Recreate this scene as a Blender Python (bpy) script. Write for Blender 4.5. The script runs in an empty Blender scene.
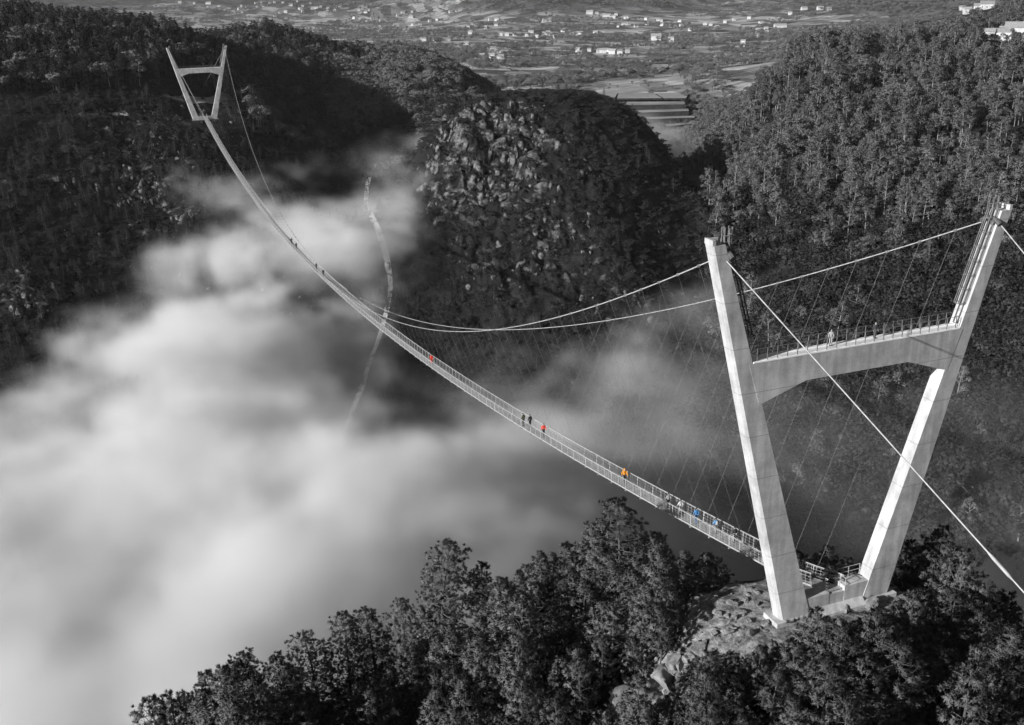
import bpy, bmesh, math, random
import numpy as np
from mathutils import Vector, Matrix

rng = np.random.default_rng(516)
random.seed(516)
scene = bpy.context.scene
COL = scene.collection

# ------------------------------------------------------------------ camera model
F, CX, CY, CZ = 1063.77, -58.966, -69.885, 55.994
PITCH, YAW, ROLL = 0.34646, -0.37120, -0.02182
CAM = np.array([CX, CY, CZ])


def cam_axes():
    f = np.array([-math.sin(YAW) * math.cos(PITCH), math.cos(YAW) * math.cos(PITCH), -math.sin(PITCH)])
    r = np.array([math.cos(YAW), math.sin(YAW), 0.0])
    u = np.cross(r, f)
    c, s = math.cos(ROLL), math.sin(ROLL)
    return c * r + s * u, -s * r + c * u, f


AX_R, AX_U, AX_F = cam_axes()


def ray(u, v):
    return AX_R * ((u - 512) / F) + AX_U * ((362.5 - v) / F) + AX_F


def at(u, v, r):
    """point seen at photo pixel (u, v) at horizontal distance r from the camera station"""
    d = ray(u, v)
    return CAM + d * (r / math.hypot(d[0], d[1]))


def project(P):
    q = np.asarray(P, float) - CAM
    a, b, c = q @ AX_R, q @ AX_U, q @ AX_F
    return 512 + F * a / c, 362.5 - F * b / c


HEAD = math.atan2(math.sin(-YAW), math.cos(YAW))      # compass heading of the view, from +Y towards +X


def polar(x, y):
    dx, dy = np.asarray(x) - CX, np.asarray(y) - CY
    return np.arctan2(dx, dy) - HEAD, np.hypot(dx, dy)


# ------------------------------------------------------------------ noise
class Noise:
    def __init__(self, seed, dim):
        g = np.random.default_rng(seed)
        self.N = 64
        self.t = g.random((self.N,) * dim)
        self.dim = dim

    def one(self, *c):
        N = self.N
        i = [np.floor(a).astype(np.int64) for a in c]
        f = [a - b for a, b in zip(c, i)]
        f = [a * a * a * (a * (a * 6 - 15) + 10) for a in f]
        out = 0
        for k in range(2 ** self.dim):
            w = 1
            idx = []
            for d in range(self.dim):
                b = (k >> d) & 1
                w = w * (f[d] if b else 1 - f[d])
                idx.append((i[d] + b) % N)
            out = out + w * self.t[tuple(idx)]
        return out * 2 - 1

    def fbm(self, *c, octaves=4, gain=0.5, lac=2.03):
        s, a, n = 0, 1, 0
        c = [np.asarray(k, float) for k in c]
        for o in range(octaves):
            s = s + a * self.one(*[k + 17.3 * o for k in c])
            n += a
            a *= gain
            c = [k * lac for k in c]
        return s / n


N2, N2b, N3 = Noise(1, 2), Noise(2, 2), Noise(3, 3)


def smooth(a, b, x):
    t = np.clip((np.asarray(x, float) - a) / (b - a), 0, 1)
    return t * t * (3 - 2 * t)


# ------------------------------------------------------------------ terrain
# ground control points: azimuth (as a photo column at mid height), distance in metres, height in metres
CTRL = []


def zc(u, v, r):
    return at(u, v, r)[2]


def col(u, *prof):
    d = ray(u, 300)
    th = math.atan2(d[0], d[1]) - HEAD
    for p in prof:
        r, k, val = p
        z = val if k == 'z' else zc(u, val, r)
        CTRL.append((th, math.log(r), z))


col(-700, (45, 'z', -60), (90, 'z', -100), (200, 'z', -155), (420, 'z', -90), (560, 'z', -20), (700, 'z', 50), (900, 'z', 80), (1500, 'z', 30), (3000, 'z', 0), (5000, 'z', 60), (8000, 'z', 150), (9600, 'z', 200))
col(-250, (45, 'z', -45), (90, 'z', -85), (150, 'z', -140), (280, 'z', -165), (380, 'z', -125), (470, 'z', -75), (570, 'z', -14), (660, 'z', 30), (780, 'z', 60), (950, 'z', 62), (1500, 'z', 0), (3000, 'z', -20), (5000, 'z', 60))
col(0, (45, 'z', -12), (80, 'z', -36), (110, 'z', -76), (170, 'z', -135), (300, 'z', -165), (405, 'v', 400), (455, 'v', 300), (520, 'v', 200), (600, 'v', 100), (690, 'v', 25), (770, 'z', 47), (900, 'z', 46), (1200, 'z', 10), (1700, 'z', -45), (3000, 'z', -45), (4500, 'z', 20), (6500, 'z', 110), (9600, 'z', 200))
col(100, (60, 'z', -10), (80, 'z', -17), (94, 'z', -25), (105, 'z', -38), (130, 'z', -84), (180, 'z', -132), (305, 'z', -165), (410, 'v', 400), (460, 'v', 300), (525, 'v', 200), (610, 'v', 90), (680, 'v', 42), (760, 'z', 30), (900, 'z', 20), (1300, 'z', -30), (2200, 'z', -57), (3300, 'z', -45), (4700, 'z', 20))
col(160, (60, 'z', -5), (85, 'z', -12), (95, 'z', -17), (105, 'z', -25), (126, 'z', -60), (175, 'z', -122))
col(205, (310, 'z', -165), (415, 'v', 400), (465, 'v', 300), (528, 'v', 195), (585, 'z', -11), (605, 'z', -9.5), (660, 'v', 70), (730, 'v', 40), (800, 'z', 10), (1000, 'z', 0), (1400, 'z', -45), (2300, 'z', -57), (3400, 'z', -44))
col(300, (60, 'z', -14), (80, 'z', -19), (100, 'z', -27), (114, 'z', -34), (132, 'z', -60), (172, 'z', -115), (305, 'z', -168), (400, 'z', -125), (470, 'v', 265), (520, 'v', 200), (610, 'v', 142), (700, 'v', 105), (800, 'v', 70), (880, 'v', 44), (1000, 'z', -12), (1300, 'z', -52), (2300, 'z', -57), (3300, 'z', -50), (4700, 'z', 20), (6500, 'z', 110))
col(370, (305, 'z', -168), (365, 'z', -122), (430, 'v', 360), (480, 'v', 300), (545, 'v', 235), (620, 'v', 180), (690, 'v', 150), (760, 'v', 110), (850, 'v', 72), (930, 'z', -8), (1100, 'z', -46))
col(440, (60, 'z', -9), (85, 'z', -13), (100, 'z', -19), (116, 'z', -23), (134, 'z', -44), (172, 'z', -108), (300, 'z', -166), (385, 'v', 420), (430, 'v', 320), (480, 'v', 215), (520, 'v', 140), (560, 'z', -34), (640, 'v', 152), (740, 'v', 115), (830, 'v', 78), (900, 'v', 64), (1000, 'z', -38), (1200, 'z', -57), (2400, 'z', -57), (3300, 'z', -50), (4300, 'z', 40))
col(500, (390, 'v', 400), (435, 'v', 300), (485, 'v', 190), (535, 'v', 107), (575, 'z', -10), (660, 'z', -48), (780, 'z', -44), (900, 'z', -40), (1050, 'z', -56))
col(560, (60, 'z', -7), (80, 'z', -9), (96, 'z', -12), (113, 'z', -15.5), (132, 'z', -34), (172, 'z', -100), (295, 'z', -160), (372, 'v', 450), (392, 'v', 400), (433, 'v', 300), (482, 'v', 190), (540, 'v', 101), (580, 'z', -7), (680, 'z', -44), (800, 'z', -57), (1500, 'z', -58), (2400, 'z', -57), (2800, 'z', -45), (3600, 'z', 110), (4700, 'z', 170), (6500, 'z', 190), (9600, 'z', 220))
col(620, (85, 'z', -8), (100, 'z', -11.5), (116, 'z', -15.5), (136, 'z', -37), (174, 'z', -100), (290, 'z', -155), (392, 'v', 400), (437, 'v', 300), (485, 'v', 195), (545, 'v', 116), (590, 'z', -17), (680, 'z', -58), (820, 'z', -78), (980, 'z', -80), (1075, 'z', -72), (1130, 'z', -59), (1500, 'z', -58))
col(660, (390, 'v', 400), (445, 'v', 300), (500, 'v', 200), (555, 'v', 146), (600, 'z', -42), (690, 'z', -66), (820, 'z', -82), (980, 'z', -84), (1075, 'z', -74), (1130, 'z', -59), (1400, 'z', -58))
col(700, (55, 'z', -6), (76, 'z', -5.6), (84, 'z', -2.4), (89, 'z', -1.2), (93, 'z', -2.4), (98, 'z', -5.2), (104, 'z', -9.5), (112, 'z', -17), (130, 'z', -38), (168, 'z', -97), (270, 'z', -150), (390, 'v', 400), (460, 'v', 290), (560, 'v', 200), (640, 'v', 162), (720, 'z', -68), (850, 'z', -80), (980, 'z', -82), (1060, 'z', -74), (1120, 'z', -59), (1500, 'z', -58), (2400, 'z', -57), (3200, 'z', -30), (4200, 'z', 40), (6500, 'z', 150))
col(760, (270, 'z', -148), (330, 'v', 520), (388, 'v', 400), (440, 'v', 290), (500, 'v', 200), (560, 'v', 120), (610, 'v', 75), (660, 'z', 3), (800, 'z', -35), (1000, 'z', -55), (2400, 'z', -50))
col(785, (55, 'z', -5), (75, 'z', -3.6), (84, 'z', -0.5), (88, 'z', 0), (94, 'z', -0.6), (99, 'z', -3.2), (106, 'z', -8), (125, 'z', -30), (165, 'z', -95))
col(850, (270, 'z', -148), (330, 'v', 530), (390, 'v', 400), (442, 'v', 295), (500, 'v', 195), (565, 'v', 106), (610, 'v', 74), (660, 'z', 9), (800, 'z', -4), (1100, 'z', -30), (2000, 'z', -35), (2900, 'z', 0), (4000, 'z', 60), (6500, 'z', 150), (9600, 'z', 220))
col(880, (55, 'z', -4), (73, 'z', -3), (84, 'z', -2), (92, 'z', 0), (98, 'z', -0.8), (105, 'z', -5.5), (125, 'z', -26), (165, 'z', -95))
col(950, (55, 'z', -5), (76, 'z', -5), (86, 'z', -3.5), (98, 'z', -5), (120, 'z', -20), (160, 'z', -92), (265, 'z', -146), (330, 'v', 530), (390, 'v', 400), (442, 'v', 295), (500, 'v', 195), (570, 'v', 106), (620, 'v', 78), (680, 'z', 10), (780, 'z', 14), (850, 'z', 6), (1000, 'z', 6), (1150, 'z', 20), (1500, 'z', -5), (2400, 'z', -10))
col(1040, (60, 'z', -4), (80, 'z', -4), (95, 'z', -8), (120, 'z', -27), (160, 'z', -95), (265, 'z', -146), (330, 'v', 520), (390, 'v', 395), (445, 'v', 290), (505, 'v', 190), (575, 'v', 106), (640, 'v', 80), (780, 'z', 15), (850, 'z', 8), (1150, 'z', 27), (1600, 'z', 0), (3000, 'z', 10))
col(1250, (45, 'z', -8), (80, 'z', -8), (120, 'z', -32), (165, 'z', -98), (260, 'z', -146), (330, 'z', -120), (440, 'z', -60), (560, 'z', 2), (700, 'z', 26), (1000, 'z', 30), (1600, 'z', 20), (3000, 'z', 40), (6000, 'z', 140), (9600, 'z', 220))
col(1700, (45, 'z', -14), (90, 'z', -30), (165, 'z', -98), (260, 'z', -146), (440, 'z', -70), (700, 'z', 20), (1600, 'z', 30), (5000, 'z', 120), (9600, 'z', 220))

_c = np.array(CTRL)
_P = _c[:, :2]


def _tps(d2):
    return np.where(d2 > 1e-12, 0.5 * d2 * np.log(np.maximum(d2, 1e-12)), 0.0)


_n = len(_P)
_K = _tps(((_P[:, None] - _P[None]) ** 2).sum(-1)) + np.eye(_n) * 2e-4
_Q = np.hstack([np.ones((_n, 1)), _P])
_A = np.block([[_K, _Q], [_Q.T, np.zeros((3, 3))]])
_W = np.linalg.solve(_A, np.concatenate([_c[:, 2], np.zeros(3)]))


def base_height(x, y):
    th, r = polar(x, y)
    sh = th.shape
    q = np.stack([th.ravel(), np.log(np.maximum(r.ravel(), 20))], 1)
    out = np.empty(len(q))
    for i in range(0, len(q), 40000):
        p = q[i:i + 40000]
        d2 = ((p[:, None] - _P[None]) ** 2).sum(-1)
        out[i:i + 40000] = _tps(d2) @ _W[:_n] + _W[_n] + p @ _W[_n + 1:]
    return out.reshape(sh)


def valley_weight(x, y, z):
    th, r = polar(x, y)
    return smooth(1045, 1110, r) * smooth(-15, -44, z) + smooth(1500, 2200, r) * 0.75 * (1 - smooth(-15, -44, z)) * (0.25 + 0.75 * smooth(0.0, 0.25, N2b.fbm(np.asarray(x) / 420, np.asarray(y) / 420, octaves=3)))


GRID = {}


# bare crags: photo column, distance, half-width in columns, half-depth in metres, strength
CRAG = [(490, 500, 70, 55, 1.0), (560, 480, 60, 50, .8), (470, 455, 40, 30, .8), (530, 440, 60, 30, .7), (610, 440, 60, 40, .6), (150, 530, 60, 40, .7), (110, 590, 40, 30, .6), (30, 470, 40, 30, .7), (220, 560, 40, 30, .5), (960, 420, 60, 40, .5), (60, 540, 60, 40, .4)]


def crag_weight(th, r):
    w = np.zeros(np.shape(th))
    for u, rr, du, dr, s in CRAG:
        q = ray(u, 300)
        t0 = math.atan2(q[0], q[1]) - HEAD
        w = np.maximum(w, s * np.exp(-((th - t0) / (du / F)) ** 2 - ((r - rr) / dr) ** 2))
    return w


def ground_exact(x, y):
    x, y = np.asarray(x, float), np.asarray(y, float)
    z = base_height(x, y)
    th, r = polar(x, y)
    vw = np.clip(smooth(740, 900, r) * smooth(-20, -46, z), 0, 1)
    mid = smooth(170, 330, r) * (1 - vw)
    near = 1 - smooth(110, 190, r)
    z = z + mid * smooth(0.10, 0.24, th) * (13 * N2.fbm(x / 150 + 11, y / 150 + 4, octaves=3) - 9 * np.abs(N2b.fbm(x / 110, y / 110 + 9, octaves=2)))
    cw = crag_weight(th, r) * smooth(170, 330, r)
    a1 = N2.fbm(th * 500 / 9, r / 17 + 0.3 * np.asarray(z) / 9, octaves=3)
    a2 = N2b.fbm(th * 500 / 4.2 + 7, r / 8, octaves=3)
    z = z + cw * (5.5 * (0.42 - np.abs(a1)) * 1.6 + 2.6 * (0.4 - np.abs(a2)))
    z = z + mid * 0.9 * N2b.fbm(x / 9, y / 9, octaves=3)
    z = z + mid * (9 * N2.fbm(x / 95, y / 95, octaves=5, gain=0.52) - 4.5 * np.abs(N2b.fbm(x / 60 + 5, y / 60, octaves=4)) + 1.5)
    z = z + near * (0.6 * N2.fbm(x / 7, y / 7, octaves=5, gain=0.58) + 0.35 * (0.4 - np.abs(N2b.fbm(x / 2.6, y / 2.6, octaves=2)))) + (1 - near) * (1 - mid) * 0.8 * N2.fbm(x / 60, y / 60, octaves=3)
    z = z + smooth(2200, 3600, r) * 34 * N2b.fbm(x / 700, y / 700, octaves=4)
    # levelled pads under the two towers
    def pad(z, cx, cy, zz, a, b):
        dx, dy = np.maximum(np.abs(x - cx) - a, 0), np.maximum(np.abs(y - cy) - b, 0)
        w = 1 - smooth(0.5, 5.0, np.hypot(dx, dy))
        return z * (1 - w) + zz * w
    z = pad(z, 0, 0, -0.45, 7.0, 1.6)
    z = pad(z, 0, 516, -10.2, 8.0, 3.0)
    return z


def ground(x, y):
    """height of the built ground sheet (bilinear on its own lattice)"""
    x, y = np.asarray(x, float), np.asarray(y, float)
    th, r = polar(x, y)
    l = np.log(np.maximum(r, 22.5))
    T, L, Z = GRID['th'], GRID['lr'], GRID['Z']
    i = np.clip(np.searchsorted(T, th) - 1, 0, len(T) - 2)
    j = np.clip(np.searchsorted(L, l) - 1, 0, len(L) - 2)
    a = np.clip((th - T[i]) / (T[i + 1] - T[i]), 0, 1)
    b = np.clip((l - L[j]) / (L[j + 1] - L[j]), 0, 1)
    return (Z[j, i] * (1 - a) + Z[j, i + 1] * a) * (1 - b) + (Z[j + 1, i] * (1 - a) + Z[j + 1, i + 1] * a) * b


_RR = np.exp(np.linspace(math.log(48), math.log(9000), 2200))


def hits(uv):
    """where the sight lines through photo pixels meet the ground"""
    out = []
    for u, v in uv:
        d = ray(u, v)
        d = d / math.hypot(d[0], d[1])
        P = CAM[None] + d[None] * _RR[:, None]
        g = ground(P[:, 0], P[:, 1])
        k = np.argmax(P[:, 2] < g)
        if not (P[:, 2] < g).any():
            k = len(_RR) - 1
        out.append(np.array([P[k, 0], P[k, 1], g[k]]))
    return out


# ------------------------------------------------------------------ mesh builder
class MB:
    def __init__(self):
        self.v, self.f = [], []

    def add(self, vs, fs):
        o = len(self.v)
        self.v += [tuple(map(float, p)) for p in vs]
        self.f += [tuple(i + o for i in f) for f in fs]

    def hexa(self, p):
        """8 corners: 4 bottom (ccw from above), 4 top"""
        self.add(p, [(3, 2, 1, 0), (4, 5, 6, 7), (0, 1, 5, 4), (1, 2, 6, 5), (2, 3, 7, 6), (3, 0, 4, 7)])

    def box(self, a, b):
        (x0, y0, z0), (x1, y1, z1) = a, b
        self.hexa([(x0, y0, z0), (x1, y0, z0), (x1, y1, z0), (x0, y1, z0), (x0, y0, z1), (x1, y0, z1), (x1, y1, z1), (x0, y1, z1)])

    def loft(self, rings, cap=True):
        n = len(rings[0])
        vs = [p for r in rings for p in r]
        fs = []
        for i in range(len(rings) - 1):
            for j in range(n):
                a, b = i * n + j, i * n + (j + 1) % n
                fs.append((a, b, b + n, a + n))
        if cap:
            fs.append(tuple(reversed(range(n))))
            fs.append(tuple(range((len(rings) - 1) * n, len(rings) * n)))
        self.add(vs, fs)

    def tube(self, pts, rad, n=6, cap=True):
        pts = [np.array(p, float) for p in pts]
        if not hasattr(rad, '__len__'):
            rad = [rad] * len(pts)
        rings = []
        for i, p in enumerate(pts):
            t = pts[min(i + 1, len(pts) - 1)] - pts[max(i - 1, 0)]
            t = t / (np.linalg.norm(t) + 1e-9)
            ref = np.array([0, 0, 1.0]) if abs(t[2]) < 0.9 else np.array([1.0, 0, 0])
            a = np.cross(t, ref)
            a /= np.linalg.norm(a)
            b = np.cross(a, t)
            rings.append([p + rad[i] * (math.cos(k * 2 * math.pi / n) * a - math.sin(k * 2 * math.pi / n) * b) for k in range(n)])
        self.loft(rings, cap)

    def build(self, name, mat, parent=None, smoothed=False, loc=None):
        me = bpy.data.meshes.new(name)
        me.from_pydata(self.v, [], self.f)
        me.update()
        return link(name, me, mat, parent, smoothed, loc)


def link(name, me, mat, parent=None, smoothed=False, loc=None):
    if mat is not None and not me.materials:
        me.materials.append(mat)
    if smoothed:
        me.polygons.foreach_set('use_smooth', np.ones(len(me.polygons), bool))
    o = bpy.data.objects.new(name, me)
    COL.objects.link(o)
    if parent is not None:
        o.parent = parent
    if loc is not None:
        o.location = loc
    return o


def np_mesh(name, V, Q):
    """mesh from numpy arrays of vertices and equal-sized faces"""
    V = np.ascontiguousarray(V, np.float32)
    Q = np.ascontiguousarray(Q, np.int32)
    me = bpy.data.meshes.new(name)
    k = Q.shape[1]
    me.vertices.add(len(V))
    me.vertices.foreach_set('co', V.ravel())
    me.loops.add(Q.size)
    me.loops.foreach_set('vertex_index', Q.ravel())
    me.polygons.add(len(Q))
    me.polygons.foreach_set('loop_start', np.arange(0, Q.size, k, dtype=np.int32))
    me.update(calc_edges=True)
    return me


def tag(o, label=None, cat=None, group=None, kind=None):
    for k, v in (('label', label), ('category', cat), ('group', group), ('kind', kind)):
        if v:
            o[k] = v
    return o


def empty(name, loc=(0, 0, 0), rz=0.0, scale=None):
    o = bpy.data.objects.new(name, None)
    COL.objects.link(o)
    o.empty_display_size = 0.3
    o.location = loc
    o.rotation_euler = (0, 0, rz)
    if scale is not None:
        o.scale = scale
    return o


def copy_tree(o, parent=None):
    c = o.copy()
    COL.objects.link(c)
    c.parent = parent
    for ch in list(o.children):
        copy_tree(ch, c)
    return c


# ------------------------------------------------------------------ materials
def new_mat(name):
    m = bpy.data.materials.new(name)
    m.use_nodes = True
    nt = m.node_tree
    for n in list(nt.nodes):
        if n.type != 'OUTPUT_MATERIAL' and n.type != 'BSDF_PRINCIPLED':
            nt.nodes.remove(n)
    return m, nt, nt.nodes['Principled BSDF']


def N(nt, t, **kw):
    n = nt.nodes.new(t)
    for k, v in kw.items():
        if k.startswith('i_'):
            key = k[2:]
            n.inputs[int(key) if key.isdigit() else key.replace('_', ' ')].default_value = v
        else:
            setattr(n, k, v)
    return n


def ramp(nt, src, stops):
    r = nt.nodes.new('ShaderNodeValToRGB')
    e = r.color_ramp.elements
    while len(e) < len(stops):
        e.new(0.5)
    for k, (p, g) in zip(e, stops):
        k.position = p
        k.color = (g, g, g, 1)
    nt.links.new(src, r.inputs[0])
    return r.outputs[0]


def math_n(nt, op, a, b=None, clamp=False):
    n = nt.nodes.new('ShaderNodeMath')
    n.operation = op
    n.use_clamp = clamp
    for i, s in enumerate((a, b)):
        if s is None:
            continue
        if isinstance(s, (int, float)):
            n.inputs[i].default_value = s
        else:
            nt.links.new(s, n.inputs[i])
    return n.outputs[0]


def mixc(nt, fac, a, b, mode='MIX'):
    n = nt.nodes.new('ShaderNodeMix')
    n.data_type = 'RGBA'
    n.blend_type = mode
    for s, i in ((fac, 0), (a, 6), (b, 7)):
        if isinstance(s, (int, float)):
            n.inputs[i].default_value = s if i == 0 else (s, s, s, 1)
        else:
            nt.links.new(s, n.inputs[i])
    return n.outputs[2]


def grey_mat(name, lo, hi, scale=3.0, rough=0.8, detail=4, coords='Object', bump=0.0, bump_scale=None, metal=0.0, obj_var=0.0, lo_p=0.35, hi_p=0.65):
    m, nt, b = new_mat(name)
    tc = N(nt, 'ShaderNodeTexCoord')
    no = N(nt, 'ShaderNodeTexNoise', i_Scale=scale, i_Detail=detail, i_Roughness=0.6)
    nt.links.new(tc.outputs[coords], no.inputs['Vector'])
    c = ramp(nt, no.outputs['Fac'], [(lo_p, lo), (hi_p, hi)])
    if obj_var:
        oi = N(nt, 'ShaderNodeObjectInfo')
        k = math_n(nt, 'ADD', math_n(nt, 'MULTIPLY', oi.outputs['Random'], 2 * obj_var), 1 - obj_var)
        c = mixc(nt, 1.0, c, k, 'MULTIPLY')
    nt.links.new(c, b.inputs['Base Color'])
    b.inputs['Roughness'].default_value = rough
    b.inputs['Metallic'].default_value = metal
    b.inputs['Specular IOR Level'].default_value = 0.25
    if bump:
        n2 = N(nt, 'ShaderNodeTexNoise', i_Scale=bump_scale or scale * 4, i_Detail=6)
        nt.links.new(tc.outputs[coords], n2.inputs['Vector'])
        bp = N(nt, 'ShaderNodeBump', i_Strength=bump, i_Distance=0.2)
        nt.links.new(n2.outputs['Fac'], bp.inputs['Height'])
        nt.links.new(bp.outputs['Normal'], b.inputs['Normal'])
    return m


def concrete_mat():
    m, nt, b = new_mat('concrete')
    tc = N(nt, 'ShaderNodeTexCoord')
    big = N(nt, 'ShaderNodeTexNoise', i_Scale=0.45, i_Detail=6, i_Roughness=0.65)
    nt.links.new(tc.outputs['Object'], big.inputs['Vector'])
    mp = N(nt, 'ShaderNodeMapping')
    mp.inputs['Scale'].default_value = (1.5, 1.5, 0.16)
    nt.links.new(tc.outputs['Object'], mp.inputs['Vector'])
    st = N(nt, 'ShaderNodeTexNoise', i_Scale=1.0, i_Detail=4)
    nt.links.new(mp.outputs['Vector'], st.inputs['Vector'])
    c1 = ramp(nt, big.outputs['Fac'], [(0.3, 0.30), (0.7, 0.52)])
    c2 = ramp(nt, st.outputs['Fac'], [(0.3, 0.5), (0.62, 1.0)])
    c = mixc(nt, 0.6, c1, c2, 'MULTIPLY')
    # joints between the concrete lifts
    sx = N(nt, 'ShaderNodeSeparateXYZ')
    nt.links.new(tc.outputs['Object'], sx.inputs[0])
    fr = math_n(nt, 'FRACT', math_n(nt, 'DIVIDE', math_n(nt, 'ADD', sx.outputs['Z'], 400.0), 4.05))
    ln = math_n(nt, 'LESS_THAN', math_n(nt, 'ABSOLUTE', math_n(nt, 'SUBTRACT', fr, 0.5)), 0.010)
    c = mixc(nt, math_n(nt, 'MULTIPLY', ln, 0.45), c, 0.12)
    fine = N(nt, 'ShaderNodeTexNoise', i_Scale=9, i_Detail=6)
    nt.links.new(tc.outputs['Object'], fine.inputs['Vector'])
    c = mixc(nt, 0.35, c, ramp(nt, fine.outputs['Fac'], [(0.35, 0.6), (0.6, 1.0)]), 'MULTIPLY')
    nt.links.new(c, b.inputs['Base Color'])
    b.inputs['Roughness'].default_value = 0.9
    b.inputs['Specular IOR Level'].default_value = 0.2
    bp = N(nt, 'ShaderNodeBump', i_Strength=0.25, i_Distance=0.05)
    nt.links.new(fine.outputs['Fac'], bp.inputs['Height'])
    nt.links.new(bp.outputs['Normal'], b.inputs['Normal'])
    return m


def terrain_mat():
    m, nt, b = new_mat('terrain')
    geo = N(nt, 'ShaderNodeNewGeometry')
    pos = geo.outputs['Position']

    def noise(scale, detail=5, rough=0.6):
        n = N(nt, 'ShaderNodeTexNoise', i_Scale=scale, i_Detail=detail, i_Roughness=rough)
        nt.links.new(pos, n.inputs['Vector'])
        return n.outputs['Fac']
    scrub = ramp(nt, noise(0.09, 7, 0.7), [(0.36, 0.005), (0.6, 0.017)])
    rockc = ramp(nt, noise(0.35, 7, 0.7), [(0.38, 0.02), (0.52, 0.08), (0.66, 0.19)])
    at_r = N(nt, 'ShaderNodeAttribute', attribute_name='rock')
    rmask = math_n(nt, 'MULTIPLY', math_n(nt, 'SUBTRACT', math_n(nt, 'ADD', at_r.outputs['Fac'], ramp(nt, noise(0.16, 6, 0.65), [(0.3, 0.0), (0.7, 1.0)])), 0.98), 6.0, True)
    c = mixc(nt, rmask, scrub, rockc)
    # farmland: a patchwork of small fields
    mp = N(nt, 'ShaderNodeMapping')
    mp.inputs['Rotation'].default_value = (0, 0, 0.5)
    mp.inputs['Scale'].default_value = (0.036, 0.018, 0.03)
    nt.links.new(pos, mp.inputs['Vector'])
    wob = N(nt, 'ShaderNodeTexNoise', i_Scale=0.008, i_Detail=3)
    nt.links.new(pos, wob.inputs['Vector'])
    vv = N(nt, 'ShaderNodeVectorMath', operation='ADD')
    nt.links.new(mp.outputs[0], vv.inputs[0])
    nt.links.new(wob.outputs['Color'], vv.inputs[1])
    vo = N(nt, 'ShaderNodeTexVoronoi', distance='CHEBYCHEV', i_Scale=1.0, i_Randomness=0.85)
    nt.links.new(vv.outputs[0], vo.inputs['Vector'])
    sepc = N(nt, 'ShaderNodeSeparateColor')
    nt.links.new(vo.outputs['Color'], sepc.inputs[0])
    fld = ramp(nt, sepc.outputs[0], [(0.0, 0.06), (0.3, 0.15), (0.65, 0.30), (1.0, 0.52)])
    fld = mixc(nt, 0.6, fld, ramp(nt, noise(0.05, 6, 0.7), [(0.35, 0.5), (0.65, 1.0)]), 'MULTIPLY')
    stripe = N(nt, 'ShaderNodeTexNoise', i_Scale=1.0, i_Detail=4)
    mp2 = N(nt, 'ShaderNodeMapping')
    mp2.inputs['Rotation'].default_value = (0, 0, 0.42)
    mp2.inputs['Scale'].default_value = (0.012, 0.09, 0.02)
    nt.links.new(pos, mp2.inputs['Vector'])
    nt.links.new(mp2.outputs[0], stripe.inputs['Vector'])
    fld = mixc(nt, 0.8, fld, ramp(nt, stripe.outputs['Fac'], [(0.35, 0.3), (0.62, 1.0)]), 'MULTIPLY')
    at_v = N(nt, 'ShaderNodeAttribute', attribute_name='farm')
    c = mixc(nt, at_v.outputs['Fac'], c, fld)
    # bare earth and rock around the near tower
    at_b = N(nt, 'ShaderNodeAttribute', attribute_name='bare')
    bare = ramp(nt, noise(0.9, 8, 0.72), [(0.36, 0.05), (0.50, 0.17), (0.64, 0.34)])
    bm = math_n(nt, 'MULTIPLY', math_n(nt, 'SUBTRACT', math_n(nt, 'ADD', at_b.outputs['Fac'], ramp(nt, noise(0.5, 6, 0.7), [(0.3, 0.0), (0.7, 1.0)])), 0.85), 5.0, True)
    c = mixc(nt, bm, c, bare)
    nt.links.new(c, b.inputs['Base Color'])
    b.inputs['Roughness'].default_value = 0.95
    b.inputs['Specular IOR Level'].default_value = 0.1
    bh = noise(0.5, 8, 0.7)
    bp = N(nt, 'ShaderNodeBump', i_Strength=0.7, i_Distance=1.2)
    nt.links.new(bh, bp.inputs['Height'])
    nt.links.new(bp.outputs['Normal'], b.inputs['Normal'])
    return m


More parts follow.
